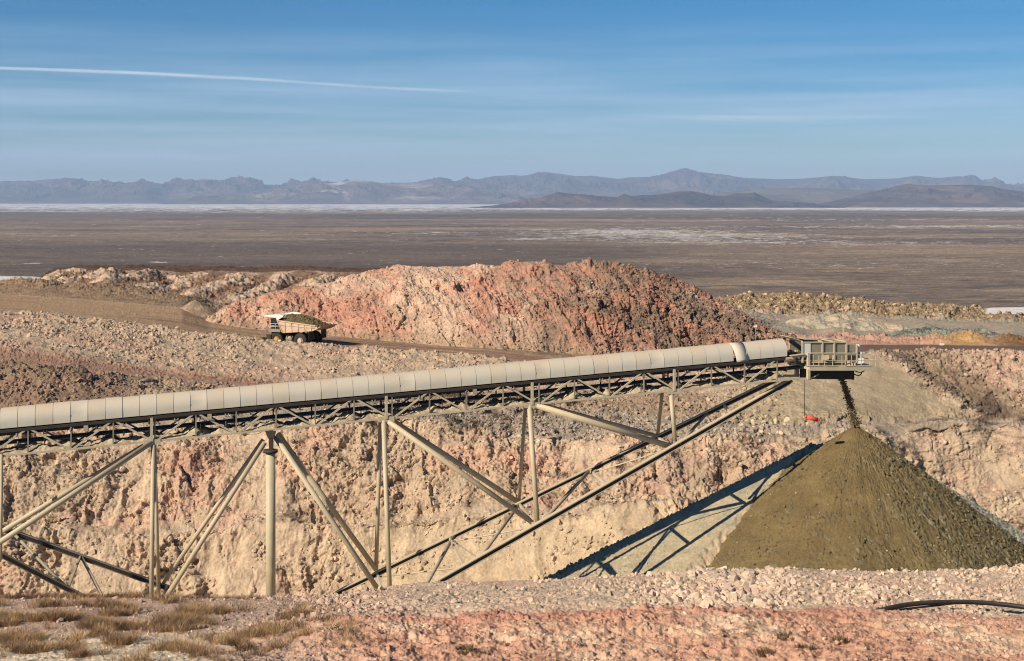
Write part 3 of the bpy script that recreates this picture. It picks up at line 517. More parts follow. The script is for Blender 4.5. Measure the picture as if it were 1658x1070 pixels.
# ---- foreground berm and slope
fb = [(-700, 968), (0, 967), (100, 967), (230, 966), (400, 969), (520, 967), (560, 963), (600, 956), (640, 949), (720, 944), (800, 941), (950, 936), (1080, 935), (1118, 932), (1172, 930), (1206, 929), (1252, 923), (1287, 921), (1329, 924), (1386, 925), (1478, 928), (1520, 924), (1551, 922), (1590, 924), (1658, 919), (2300, 915)]
fr = [(-700, 1050), (0, 1050), (300, 1045), (420, 1030), (520, 1008), (620, 1000), (800, 995), (1000, 988), (1100, 991), (1300, 992), (1500, 1000), (1658, 1006), (2300, 1010)]
knF = [([(-700, pz(-1.75, 2.0), 2.0), (2300, pz(-1.75, 2.0), 2.0)], 14),
       ([(-700, pz(-4.9, 12), 12), (2300, pz(-4.9, 12), 12)], 30),
       ([(-700, 1085, 25), (2300, 1085, 25)], 150),
       ([(a, b, 30.5) for a, b in fr], 170),
       ([(a, b + 5, 38) for a, b in fb], 24),
       ([(a, b, 39.2) for a, b in fb], 14),
       ([(a, b + 28, 41.5) for a, b in fb], 10),
       ([(-700, pz(-38, 66), 66), (2300, pz(-38, 66), 66)], 4),
       ([(-700, pz(-39, 80), 80), (2300, pz(-39, 80), 80)], 1)]
def dispF(G, s, px, N):
    x, y, z = G[..., 0], G[..., 1], G[..., 2]
    w = prof(s, [.2, .6, 1, 1, .6, .45, .5, 0, 0]); red = 1 - sm(s, 2.9, 3.1)
    b = fbm(x, y, z, 2.2, 4, .5); c = fbm(x, y, z, .55, 5, .6, True); f = fbm(x, y, z, .16, 3, .6)
    c1, i1 = cell(x, y * 1.0 + z, .30); c2, i2 = cell(x + 3, y + z, .13); lf = 1 - sm(px, 250, 600)
    p = sm(fbm(x, y, z, 1.6, 3), -.2, .3)
    return w * (b * .20 + (c - .2) * .17 * (1 - .5 * lf) * (1 - .45 * (1 - red)) + f * .035 + (1 - .75 * lf) * (c1 * .075 * p + c2 * .05 * (.4 + .6 * p)) * (1 - .2 * red)) 
def colF(G, s, px, N, d):
    x, y, z = G[..., 0], G[..., 1], G[..., 2]
    n1 = fbm(x, y, z, 2.6, 4, .55); n2 = fbm(x, y, z, .8, 4, .6); n3 = fbm(x, y, z, .22, 4, .65)
    C = np.broadcast_to(A(208, 178, 148), G.shape).copy(); C = mixc(C, A(202, 162, 136), sm(n1, 0, .35) * .6); C = mixc(C, A(172, 150, 128), sm(-n1 + .3 * n2, .1, .4) * .6)
    C = mixc(C, A(184, 150, 126), (1 - sm(px, 500, 750)) * .7)
    red = (1 - sm(s + .12 * n2 + .05 * n3, 2.93, 3.05)) * sm(px + 60 * n1, 380, 620)
    q = mixc(np.broadcast_to(A(206, 156, 126), G.shape).copy(), A(222, 186, 152), sm(n1 + .5 * n2, -.1, .3)); q = mixc(q, A(160, 108, 84), sm(n2 + n3 * .6, .1, .45) * .55); q = mixc(q, A(190, 132, 108), (1 - sm(np.abs(s - 2.93 - .05 * n1), .04, .16)) * .7)
    C = mixc(C, q, red)
    sand = (1 - sm(px, 250, 420)) * (1 - sm(s, 3.0, 3.3)) * sm(n1 + .35, -.1, .2); C = mixc(C, A(222, 198, 164), sand * .9)
    C = mixc(C, A(120, 92, 74), sm(n3 + .3 * n2, .3, .6) * .45)
    return np.clip(C, .01, .9).astype(np.float32)
SF = sheet(knF, -700, 2300, 2300, dispF, colF, blur=3)
link_sheet('near_ground', SF, M_fore)

# ------------------------------------------------------------------ rocks
def rock_variants(n, sub):
    out = []
    for k in range(n):
        bm = bmesh.new(); bmesh.ops.create_icosphere(bm, subdivisions=sub, radius=1)
        V = np.array([v.co[:] for v in bm.verts], np.float32); Fc = np.array([[v.index for v in f.verts] for f in bm.faces], np.int32); bm.free()
        for _ in range(7):                                          # chop facets off for an angular stone
            d = rng.normal(size=3); d /= np.linalg.norm(d); h = rng.uniform(.45, .8); t = V @ d; V = V - np.clip(t - h, 0, 9)[:, None] * d
        V *= (1 + rng.normal(0, .05, (len(V), 1))); V *= rng.uniform(.7, 1.15, 3); out.append((V.astype(np.float32), Fc))
    return out
RV1 = rock_variants(10, 1); RV2 = rock_variants(12, 2)
def rand_rot(n):
    q = rng.normal(size=(n, 4)); q /= np.linalg.norm(q, axis=1)[:, None]; w, x, y, z = q.T
    return np.stack([1 - 2 * (y * y + z * z), 2 * (x * y - z * w), 2 * (x * z + y * w), 2 * (x * y + z * w), 1 - 2 * (x * x + z * z), 2 * (y * z - x * w), 2 * (x * z - y * w), 2 * (y * z + x * w), 1 - 2 * (x * x + y * y)], 1).reshape(n, 3, 3).astype(np.float32)
def rocks(name, pos, size, col, RV, mat, parent=None, kind='stuff', label=None):
    Vs = []; Fs = []; Cs = []; off = 0; n = len(pos); idx = rng.integers(0, len(RV), n); M = rand_rot(n)
    for k, (V, Fc) in enumerate(RV):
        m = np.where(idx == k)[0]
        if len(m) == 0: continue
        W_ = np.einsum('nij,vj->nvi', M[m], V) * size[m][:, None, None] + pos[m][:, None, :]
        Vs.append(W_.reshape(-1, 3)); Fs.append((Fc[None] + (np.arange(len(m)) * len(V))[:, None, None]).reshape(-1, 3) + off); Cs.append(np.repeat(col[m], len(V), 0)); off += len(m) * len(V)
    o = mesh_from(name, np.concatenate(Vs), np.concatenate(Fs), mat, np.concatenate(Cs), False, parent); 
    if kind: o['kind'] = kind
    if label: o['label'] = label
    return o
def pick(S, wgt, n):
    w = wgt.ravel().astype(float); G = S['G'].reshape(-1, 3)
    i = rng.choice(len(w), n, p=w / w.sum()); return i, G[i]
def area_w(S):
    G = S['G']; a = np.linalg.norm(np.gradient(G, axis=0), axis=-1) * np.linalg.norm(np.gradient(G, axis=1), axis=-1); return a
def place_ind(S, wgt, n, smin, smax, label, cat, group, name='boulder', tint=None, tv=.12):
    """individual rocks: each an object of its own, sharing a few meshes"""
    i, pos = pick(S, wgt, n); C = S['C'].reshape(-1, 3)[i]
    for k in range(n):
        s_ = smin * (smax / smin) ** (rng.random() ** 1.6); key = (label, k % 6)
        if key not in _rm:
            V, Fc = RV2[rng.integers(0, len(RV2))]; c = (C[k] if tint is None else tint) * rng.uniform(1 - tv, 1 + tv)
            o = mesh_from(name, V, Fc, M_rock, np.repeat(c[None].astype(np.float32), len(V), 0), False); _rm[key] = o.data
        else:
            o = bpy.data.objects.new(name, _rm[key]); COL.objects.link(o)
        o.location = pos[k] + np.array([0, 0, s_ * .15]); o.scale = (s_, s_ * rng.uniform(.8, 1), s_ * rng.uniform(.65, .95)); o.rotation_euler = rng.uniform(0, 6.28, 3)
        tag(o, label, cat, group)
_rm = {}
# foreground rubble
a = area_w(SF); s = SF['s']; px = SF['px']; G = SF['G']; nn = fbm(G[..., 0], G[..., 1], G[..., 2] * 0, 1.1, 3)
strip = sm(s, 2.95, 3.15) * (1 - sm(s, 5.6, 6))
wr = strip * (.07 + 2.6 * np.exp(-((px - 1165) / 95) ** 2) + 1.1 * np.exp(-((px - 1410) / 55) ** 2) * (1 - sm(s, 3.6, 3.9)) + .9 * np.exp(-((px - 520) / 70) ** 2) + .55 * sm(px, 1500, 1620) + .05 * sm(px, 800, 1000)) * sm(nn + .4, 0, .6)
inv = (px > -100) & (px < 1760)
i, pos = pick(SF, a * wr * inv, 11000); size = .020 * (6.0 ** (rng.random(11000) ** 2.2)) * (1 + .9 * np.exp(-((SF['px'].ravel()[i] - 1165) / 80) ** 2)); C = SF['C'].reshape(-1, 3)[i] * rng.uniform(.75, 1.22, (11000, 1)) + .02
rocks('rubble', pos + [0, 0, .01], size.astype(np.float32), C.astype(np.float32), RV1, M_rock)
wr2 = ((1 - sm(s, 2.9, 3.05)) * sm(s, 1.9, 2) * (.15 + sm(px, 350, 600)) * sm(nn + .4, 0, .7) + strip * .6) * inv
i, pos = pick(SF, a * wr2, 16000); size = .012 * (4.5 ** (rng.random(16000) ** 2)); C = SF['C'].reshape(-1, 3)[i] * rng.uniform(.8, 1.2, (16000, 1))
rocks('gravel', pos, size.astype(np.float32), C.astype(np.float32), RV1, M_rock)
frm = (px > 0) & (px < 1658)
place_ind(SF, a * strip * frm * np.exp(-((px - 1165) / 85) ** 2), 90, .07, .22, 'pale angular rock in the coarse rubble patch of the near berm by the stockpile foot', 'rock', 'rocks in the coarse rubble on the near berm', tint=A(216, 184, 158))
place_ind(SF, a * strip * frm * np.exp(-((px - 525) / 60) ** 2), 26, .07, .15, 'small pinkish rock on the near berm below the second pair of slanting pipes', 'rock', 'rocks on the left part of the near berm', tint=A(212, 180, 152))
place_ind(SF, a * strip * frm * (sm(px, 1330, 1400)), 34, .06, .13, 'small cream rock on the near berm beside the black hose', 'rock', 'rocks on the right part of the near berm', tint=A(218, 190, 162))
place_ind(SF, a * (1 - sm(s, 2.85, 2.95)) * sm(s, 2, 2.1) * frm * sm(px, 480, 600), 14, .05, .10, 'pale stone lying loose on the red earth of the foreground', 'rock', 'stones on the red foreground', tint=A(224, 196, 170))

# mid distance rubble on slopes
a = area_w(SB); s = SB['s']; px = SB['px']; G = SB['G']; nn = fbm(G[..., 0], G[..., 1], G[..., 2], 5, 3)
fr_ = (px > -60) & (px < 1720)
rc = sm(px, 1180, 1300); line = 1400 + (6 - s) * 170
w = (sm(s, 8.05, 8.2) * (1 - sm(s, 9.1, 9.3)) * (.5 - .32 * sm(px, 300, 500)) * (1 - .8 * sm(fbm(G[..., 0] + 60, G[..., 1], G[..., 2] * 2, 7, 4), -.1, .25)) + .9 * sm(s, 3.95, 4.1) * (1 - sm(s, 5.0, 5.3)) * (1 - rc) * (1 - .6*(1-sm(px,650,800)))
     + .55 * sm(s, 1.0, 1.2) * (1 - sm(s, 3.9, 4)) * sm(fbm(G[..., 0], G[..., 1], G[..., 2], 2.5, 3), -.05, .3) + 2.0 * sm(s, 5, 5.1) * (1 - sm(s, 6, 6.1)) * rc * np.exp(-((px - line - 30) / 13) ** 2) * 1.6 + 1.1 * sm(s, 5, 5.1) * (1 - sm(s, 6, 6.1)) * rc * sm(px - line, 60, 150)
     + .5 * sm(s, 5, 5.2) * (1 - sm(s, 6, 6.1)) * (1 - rc) + .35 * sm(s, 6, 6.5) * (1 - sm(s, 8, 8.1)) * 0) * sm(nn + .45, 0, .6) * fr_
n = 26000; i, pos = pick(SB, a * w, n); size = .09 * (5.0 ** (rng.random(n) ** 2.6)); C = SB['C'].reshape(-1, 3)[i] * rng.uniform(.72, 1.25, (n, 1)) + .015
rocks('rubble', pos, size.astype(np.float32), C.astype(np.float32), RV1, M_rock)
w = (sm(s, 14.0, 14.1) * (1 - sm(s, 15.0, 15.1)) * sm(px, 1150, 1190) * (1 - sm(px, 1588, 1596) * sm(s, 14.35, 14.4)) + 0 * s) * fr_
w = w * sm(nn + .2, 0, .4); n = 2600; i, pos = pick(SB, a * w, n); size = .2 * (5 ** (rng.random(n) ** 2.6)); C = np.where(rng.random((n, 1)) < .6, A(134, 112, 84), A(194, 166, 132)) * rng.uniform(.8, 1.2, (n, 1))
rocks('rubble', pos, size.astype(np.float32), C.astype(np.float32), RV1, M_rock)
am = area_w(SM); n = 9000; i, pos = pick(SM, am * (SM['s'] > 1) * (SM['s'] < 3) * (.25 + sm(SM['px'], 850, 1100)), n); size = .14 * (3.2 ** (rng.random(n) ** 2)); C = SM['C'].reshape(-1, 3)[i] * rng.uniform(.75, 1.3, (n, 1))
rocks('rubble', pos, size.astype(np.float32), C.astype(np.float32), RV1, M_rock)
vis = (px > 5) & (px < 1650)
place_ind(SB, a * vis * sm(s, 8.2, 8.3) * (1 - sm(s, 9, 9.05)) * (1 - sm(px, 300, 420)), 40, .28, .6, 'tan boulder on the rubble slope under the left stretch of haul road', 'boulder', 'boulders on the slope under the haul road', tint=A(200, 172, 138))
place_ind(SB, a * vis * sm(s, 8.2, 8.3) * (1 - sm(s, 9, 9.05)) * sm(px, 430, 500) * (1 - sm(px, 780, 820)), 22, .22, .45, 'small tan boulder on the rubble slope right below the haul truck', 'boulder', 'boulders on the slope below the truck', tint=A(196, 168, 134))
place_ind(SB, a * vis * sm(s, 4.2, 4.3) * (1 - sm(s, 5.1, 5.2)) * np.exp(-((px - 1245) / 45) ** 2), 26, .2, .5, 'cream boulder in the group at the foot of the tan slope under the head', 'boulder', 'boulders at the foot of the tan slope', tint=A(212, 188, 150))
place_ind(SB, a * vis * sm(s, 1.1, 1.3) * (1 - sm(s, 3.9, 4)) * (1 - sm(px, 850, 900)), 24, .15, .38, 'pinkish boulder stuck on the face of the pit wall', 'boulder', 'boulders on the pit wall', tint=A(196, 158, 130))
bb = mesh_from('boulder', RV2[3][0], RV2[3][1], M_rock, np.repeat(A(206, 180, 148)[None], len(RV2[3][0]), 0), False); p_ = P(88, 527, 227.5); bb.location = p_; bb.scale = (1.1, 1.0, .95); bb.rotation_euler = (.4, .9, .2)
tag(bb, 'largest pale boulder near the top of the slope at far left, by the haul road', 'boulder')
bb = mesh_from('boulder', RV2[5][0], RV2[5][1], M_rock, np.repeat(A(150, 126, 98)[None], len(RV2[5][0]), 0), False); p_ = P(425, 553, 227.3); bb.location = p_; bb.scale = (1.5, 1.0, .9); bb.rotation_euler = (.2, .3, 1.2)
tag(bb, 'brown boulder on the road edge in front of the haul truck nose', 'boulder')
# crushed ore lumps on the cone
ac = area_w(SC); n = 26000; wv = ac * (SC['rough'] + .16) * (SC['s'] > .8) * (SC['G'][..., 1] < 131); i, pos = pick(SC, wv, n); size = .04 * (4.0 ** (rng.random(n) ** 2.6))
lt = rng.random((n, 1)); C = np.where(lt < .05, A(172, 160, 130), np.where(lt < .4, A(138, 120, 84), A(108, 92, 62))) * rng.uniform(.75, 1.2, (n, 1))
rocks('ore_rubble', pos, size.astype(np.float32), C.astype(np.float32), RV1, M_rock)
ao = area_w(SO); Go = SO['G']; dxo = Go[..., 0] - 30.6; n = 5000; wv = ao * (sm(dxo, 2, 5) + .5 * sm(-dxo, 12, 22) + .15) * (Go[..., 2] > -38); i, pos = pick(SO, wv, n); size = .05 * (3.4 ** (rng.random(n) ** 2)); C = SO['C'].reshape(-1, 3)[i] * rng.uniform(.75, 1.2, (n, 1))
rocks('ore_rubble', pos, size.astype(np.float32), C.astype(np.float32), RV1, M_rock)

# ------------------------------------------------------------------ solid builders
class MB:
    def __init__(s): s.bm = bmesh.new()
    def box(s, c, size, M=None):
        r = bmesh.ops.create_cube(s.bm, size=1); T_ = Matrix.Translation(c) @ (M if M is not None else Matrix.Identity(4)) @ Matrix.Diagonal((*size, 1))
        bmesh.ops.transform(s.bm, matrix=T_, verts=r['verts']); return s
    def bar(s, a, b, w, h, up=(0, 0, 1)):
        a = Vector(a); b = Vector(b); d = b - a; L = d.length; d.normalize(); sd = d.cross(Vector(up))
        if sd.length < 1e-3: sd = d.cross(Vector((0, 1, 0)))
        sd.normalize(); u = sd.cross(d); M = Matrix((sd, d, u)).transposed().to_4x4()
        return s.box((a + b) / 2, (w, L, h), M)
    def hbeam(s, a, b, w, h, t=.05):
        a = Vector(a); b = Vector(b); d = (b - a).normalized(); sd = d.cross(Vector((0, 0, 1))).normalized(); u = sd.cross(d)
        s.bar(a + u * (h / 2 - t / 2), b + u * (h / 2 - t / 2), w, t); s.bar(a - u * (h / 2 - t / 2), b - u * (h / 2 - t / 2), w, t); s.bar(a, b, t, h - 2 * t - .004); return s
    def tube(s, a, b, r, seg=14, r2=None):
        a = Vector(a); b = Vector(b); d = b - a; q = d.to_track_quat('Z', 'Y').to_matrix().to_4x4()
        k = bmesh.ops.create_cone(s.bm, cap_ends=True, segments=seg, radius1=r, radius2=r if r2 is None else r2, depth=d.length)
        bmesh.ops.transform(s.bm, matrix=Matrix.Translation((a + b) / 2) @ q, verts=k['verts'])
        for f in {f for v in k['verts'] for f in v.link_faces}:
            if len(f.verts) == 4: f.smooth = True
        return s
    def poly(s, pts, th):
        """prism: pts list of Vector, extruded by vector th"""
        lo = [s.bm.verts.new(p) for p in pts]; hi = [s.bm.verts.new(Vector(p) + Vector(th)) for p in pts]; n = len(pts)
        s.bm.faces.new(lo); s.bm.faces.new(hi[::-1])
        for i in range(n): s.bm.faces.new((lo[i], hi[i], hi[(i + 1) % n], lo[(i + 1) % n]))
        return s
    def build(s, name, mat, parent=None):
        bmesh.ops.recalc_face_normals(s.bm, faces=s.bm.faces)
        me = bpy.data.meshes.new(name); s.bm.to_mesh(me); s.bm.free(); me.materials.append(mat)
        o = bpy.data.objects.new(name, me); COL.objects.link(o)
        if parent: o.parent = parent; 
        return o
def empty(name, loc=(0, 0, 0), rz=0):
    o = bpy.data.objects.new(name, None); COL.objects.link(o); o.location = loc; o.rotation_euler = (0, 0, rz); return o

# ------------------------------------------------------------------ the conveyor
CA = Vector((-38.21, 105.0, 0)); CB = Vector((23.35, 122.0, 0)); LEN = (CB - CA).length; CD = (CB - CA).normalized(); CN = Vector((CD.y, -CD.x, 0))  # CN points to the camera
def U(px):
    k = (px - CX) / F; return (CA.x - k * CA.y) / (k * CD.y - CD.x)
def ztop(u): return -15.58 + (u / LEN) * (-12.1 + 15.58)
def C3(u, w, dz): p = CA + CD * u + CN * w; return Vector((p.x, p.y, ztop(u) + dz))
def Yc(px): return CA.y + CD.y * U(px)
conv = empty('conveyor', (0, 0, -38)); tag(conv, 'long cream covered conveyor on tall pipe legs rising to the right over the pit', 'conveyor')
class PB(MB):
    def build(s, name, mat, parent=None):
        o = MB.build(s, name, mat, None)
        if parent is not None: o.parent = parent; o.matrix_parent_inverse = Matrix.Translation((0, 0, 38)) if parent is conv else Matrix.Identity(4)
        return o
Rc, Vd = 1.06, 0.36
def arc(u, rad, extra=0):
    pts = [C3(u, rad, -Rc - Vd)]
    for k in range(17):
        t = math.pi * k / 16; pts.append(C3(u, rad * math.cos(t), -Rc + rad * math.sin(t) + (0)))
    pts.append(C3(u, -rad, -Rc - Vd)); return pts
pw = (U(1265) - U(0)) / 51.0
for k in range(-14, 51):
    u0 = k * pw; u1 = u0 + pw
    if k == 47: continue
    rad = Rc + random.uniform(-.02, .02); mb = PB(); nseg = 2
    rings = []
    for j in range(nseg + 1):
        rings.append([mb.bm.verts.new(p) for p in arc(u0 + (u1 - u0 + .03) * j / nseg, rad)])
    if k in (4, 11, 24, 33, 41):
        for q in range(2, 7): rings[1][q].co -= CN * (.05 + .05 * (q % 3)) 
    for j in range(nseg):
        for q in range(len(rings[0]) - 1):
            f = mb.bm.faces.new((rings[j][q], rings[j + 1][q], rings[j + 1][q + 1], rings[j][q + 1])); f.smooth = True
    # raised seam at the joint
    for r_, du in ((rad + .022, .0), ):
        a_ = [mb.bm.verts.new(p) for p in arc(u0 - .028, r_)]; b_ = [mb.bm.verts.new(p) for p in arc(u0 + .028, r_)]
        for q in range(len(a_) - 1): mb.bm.faces.new((a_[q], b_[q], b_[q + 1], a_[q + 1]))
    o = mb.build('cover_panel', M_cover if k % 7 not in (2, 5) else M_cover2, conv)
# the loose panel knocked askew
uS = 47 * pw; mb = PB(); Vv = []
for j in range(2):
    row = []
    for k in range(13):
        t = math.pi * (k / 12) * .62 - .12; dz = -Rc + (Rc + .06) * math.sin(t); row.append(mb.bm.verts.new(C3(uS + j * 1.15 + .30 - .28 * math.sin(t), (Rc + .06) * math.cos(t), dz - .35 + .3 * math.sin(t))))
    Vv.append(row)
for k in range(12):
    f = mb.bm.faces.new((Vv[0][k], Vv[1][k], Vv[1][k + 1], Vv[0][k + 1])); f.smooth = True
o = mb.build('cover_panel', M_cover, conv); o['label'] = 'loose slipped cover panel'; md = o.modifiers.new('sheet_metal', 'SOLIDIFY'); md.thickness = .014
uN = U(47); bay = (U(1249) - uN) / 20; nodes = list(range(-8, 21)); TW = 1.12; ZT, ZB = -1.62, -3.42
u_lo = uN + bay * nodes[0]; u_hi = U(1262)
for w in (TW, -TW):
    PB().bar(C3(u_lo, w, ZT), C3(u_hi, w, ZT), .14, .20).build('top_chord', M_dark, conv)  # dark colour paints in the shade under the cover
    PB().bar(C3(u_lo, w, ZB), C3(u_hi + 1.2, w, ZB), .16, .15).build('bottom_chord', M_steel, conv)
PB().bar(C3(u_lo, 0, -1.50), C3(u_hi + 4.5, 0, -1.50), 1.5, .16).build('belt', M_rubber, conv)
PB().bar(C3(u_lo, 0, -2.62), C3(u_hi + 4.0, 0, -2.62), 1.3, .14).build('return_belt', M_rubber, conv)
for w in (TW - .25, -TW + .25):
    PB().bar(C3(u_lo, w, -1.74), C3(u_hi, w, -1.74), .06, .48).build('stringer', M_dark, conv)  # kept deep and dark to paint the shade inside the truss
for k in nodes:
    u = uN + bay * k
    for w in (TW, -TW):
        PB().bar(C3(u, w, ZT), C3(u, w, ZB), .10, .10, CD).build('truss_post', M_dark if w < 0 else M_grey, conv)  # far posts darker than near ones: shade put into the steel colour
    top0 = (k % 2 == 0)
    if k < nodes[-1]:
        for w in (TW, -TW):
            za, zb = (ZT, ZB) if top0 else (ZB, ZT)
            PB().bar(C3(u + .12, w, za), C3(u + bay - .12, w, zb), .11, .13).build('truss_diagonal', M_steel, conv)
u = u_lo; cnt = 0
mbI = []
while u < u_hi:
    mb = PB(); mb.tube(C3(u, -.62, -1.52), C3(u, .62, -1.52), .09, 8); mb.bar(C3(u, -1.0, -1.86), C3(u, 1.0, -1.86), .08, .06)
    mb.tube(C3(u + .8, -.72, -2.72), C3(u + .8, .72, -2.72), .08, 8); mb.bar(C3(u + .8, .78, -2.5), C3(u + .8, .78, -2.86), .05, .12)
    mb.bar(C3(u + .75, TW + .02, -1.84), C3(u + .75, TW + .02, -2.06), .10, .12); mb.bar(C3(u + .98, TW + .02, -1.84), C3(u + .98, TW + .02, -1.96), .08, .05); mb.bar(C3(u + .70, TW + .02, -2.08), C3(u + 1.02, TW + .02, -2.08), .10, .05)
    mb.build('idler_frame', M_dark if cnt % 2 else M_grey, conv); u += 3.05 / 1.0 * .5 * 2 ** 0 if False else 1.9; cnt += 1
for px in (140, 763, 238 + 700 - 600):
    mb = PB(); q = C3(U(px), TW + .1, -1.95); mb.box(q, (.32, .16, .42)); mb.build('junction_box', M_grey, conv)
# floor pan with spilt dirt
mb = PB(); mb.bar(C3(u_lo, 0, ZB - .03), C3(u_hi, 0, ZB - .03), 2.05, .04); mb.build('floor_pan', M_steel, conv)
nu = 1500; us = np.linspace(u_lo, u_hi, nu); ws = np.linspace(-1.08, 1.08, 22); UU, WW = np.meshgrid(us, ws, indexing='ij')
hn = fbm(UU, WW * 1.5, UU * 0, 1.3, 4, .6); pile_ = np.exp(-((((UU - uN) / bay + .5) % 1 - .5) / .22) ** 2)
H = np.clip(.20 + hn * .75 + pile_ * .8 * (fbm(UU, WW * 0, UU * 0 + 4, 4, 3) + .35), .0, 1.1) * (1 - (np.abs(WW) / 1.12) ** 6)
X = CA.x + CD.x * UU + CN.x * WW; Y = CA.y + CD.y * UU + CN.y * WW; Z = -15.58 + (UU / LEN) * 3.48 + ZB + H + fbm(UU, WW, UU * 0, .25, 3) * .05
C = np.broadcast_to(A(196, 172, 138), X.shape + (3,)).copy(); C = mixc(C, A(150, 130, 104), sm(fbm(UU, WW, UU * 0, .8, 3), 0, .4))
o = mesh_from('spilt_dirt', np.stack([X, Y, Z], -1), gridF(*X.shape), M_olive, C.astype(np.float32)); tag(o, 'pale spilt dirt heaped along the floor of the conveyor truss', 'dirt')

# legs and stays: (px, py, depth) pairs
def leg(name, a, b, r, mat=None):
    PB().tube(P(*a), P(*b), r, 16).build(name, mat or M_pipe, conv)
def nf(px, near): return Yc(px) - 1.1 if near else Yc(px) + 1.1
leg('leg', (246, 716, nf(246, 1)), (-60, 917, 97.5), .20); leg('leg', (240, 717, nf(240, 0)), (-70, 905, 103), .19)
leg('leg', (248, 720, nf(247, 1)), (245, 985, 105.2), .165); leg('leg', (250, 718, nf(250, 0)), (257, 965, 111.5), .15)
leg('leg', (429, 716, nf(430, 1)), (262, 978, 105.6), .19); leg('leg', (426, 712, nf(426, 0)), (256, 955, 111.8), .17)
leg('leg', (445, 706, nf(445, 1)), (620, 966, 109), .20); leg('leg', (450, 702, nf(450, 0)), (609, 922, 115.2), .21)
leg('leg', (621, 680, nf(621, 1)), (631, 958, 109.3), .19); leg('leg', (616, 680, nf(616, 0)), (609, 922, 115.3), .17)
leg('leg', (628, 682, nf(628, 1)), (862, 846, 113.2), .20); leg('leg', (634, 680, nf(634, 0)), (841, 814, 119.5), .22)
leg('leg', (857, 655, nf(857, 1)), (870, 846, 113.2), .20); leg('leg', (851, 655, nf(851, 0)), (840, 812, 119.6), .15)
leg('leg', (868, 656, nf(868, 1)), (1084, 722, 117.8), .24); leg('leg', (874, 654, nf(874, 0)), (1064, 706, 122.2), .18)
leg('leg', (1086, 634, nf(1086, 1)), (1093, 714, 117.9), .18); leg('leg', (1072, 636, nf(1072, 0)), (1065, 704, 122.2), .15)
leg('leg', (2, 736, Yc(2) - 1.1), (0, 905, 99.5), .15); leg('leg', (-10, 736, Yc(-10) + 1.1), (-12, 880, 106), .15)
mast = PB(); mast.tube(P(438, 733, 108.9), P(438.5, 1020, 108.6), .375, 28); o = mast.build('mast', M_pipe, conv)
mb = PB(); mb.tube(P(438, 728, 108.9), P(438, 732.5, 108.9), .56, 24); mb.bar(P(439, 697, 108.9), P(439, 728, 108.9), .30, .30, (1, 0, 0)); mb.poly([P(429, 698, 108.7), P(447, 698, 108.7), P(443, 710, 108.7), P(434, 710, 108.7)], (0, .2, 0)); mb.build('mast_head', M_dark, conv)
# lower chords of the stay frame
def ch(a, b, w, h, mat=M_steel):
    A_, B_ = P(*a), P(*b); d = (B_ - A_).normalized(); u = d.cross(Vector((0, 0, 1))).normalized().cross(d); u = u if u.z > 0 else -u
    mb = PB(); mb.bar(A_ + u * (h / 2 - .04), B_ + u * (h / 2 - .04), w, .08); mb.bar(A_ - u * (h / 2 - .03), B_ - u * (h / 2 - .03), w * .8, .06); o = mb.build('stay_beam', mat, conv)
    mb = MB(); mb.bar(A_, B_, w * .35, h - .13); k = MB.build(mb, 'web', M_dark, None); k.parent = o  # web coloured dark to stand for the shade below the top flange
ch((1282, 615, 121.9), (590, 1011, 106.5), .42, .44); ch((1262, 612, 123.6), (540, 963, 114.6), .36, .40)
ch((-80, 826, 106.5), (275, 953, 111.8), .36, .42, M_grey); ch((-80, 856, 99.5), (200, 1000, 105.8), .36, .40, M_grey)  # greyer than the right pair: shade painted into the beam colour
def lerp(a, b, t): return tuple(x + (y - x) * t for x, y in zip(a, b))
NA, NB, FA, FB = P(1282, 615, 121.9), P(590, 1011, 106.5), P(1262, 612, 123.6), P(540, 963, 114.6)
def at_px(A_, B_, px):
    lo, hi = 0., 1.
    for _ in range(40):
        m = (lo + hi) / 2; q = A_.lerp(B_, m); v = CX + F * q.x / q.y
        if v > px: lo = m
        else: hi = m
    return A_.lerp(B_, lo)
for pn_, pf in ((1090, 1064), (1185, 1172), (984, 955), (866, 841), (752, 728), (632, 610)):
    PB().bar(at_px(NA, NB, pn_), at_px(FA, FB, pf), .16, .26).build('cross_brace', M_steel, conv)
for pn_, pf, r_ in ((1100, 1145, .13), (876, 955, .15), (866, 955, .05), (776, 841, .13), (684, 735, .14), (776, 728, .05)):
    PB().tube(at_px(NA, NB, pn_), at_px(FA, FB, pf), r_, 10).build('cross_brace', M_grey, conv)
PB().tube(at_px(FA, FB, 955) - Vector((0, 0, .3)), at_px(NA, NB, 1090), .06, 8).build('cross_brace', M_steel, conv)
PB().tube(at_px(FA, FB, 728) - Vector((0, 0, .3)), at_px(NA, NB, 866), .06, 8).build('cross_brace', M_steel, conv)
PB().tube(at_px(FA, FB, 612) - Vector((0, 0, .3)), at_px(NA, NB, 752), .06, 8).build('cross_brace', M_steel, conv)
LA, LB, GA, GB = P(275, 953, 111.8), P(-80, 826, 106.5), P(200, 1000, 105.8), P(-80, 856, 99.5)
PB().bar(at_px(LA, LB, 130), at_px(GA, GB, 110), .14, .2).build('cross_brace', M_grey, conv)
PB().tube(at_px(LA, LB, 132), at_px(GA, GB, 178), .12, 10).build('cross_brace', M_grey, conv)
PB().tube(at_px(LA, LB, 20), at_px(GA, GB, 110), .12, 10).build('cross_brace', M_grey, conv)
PB().bar(P(270, 951, 111.6), P(262, 975, 105.6), .2, .3).build('cross_brace', M_dark, conv)
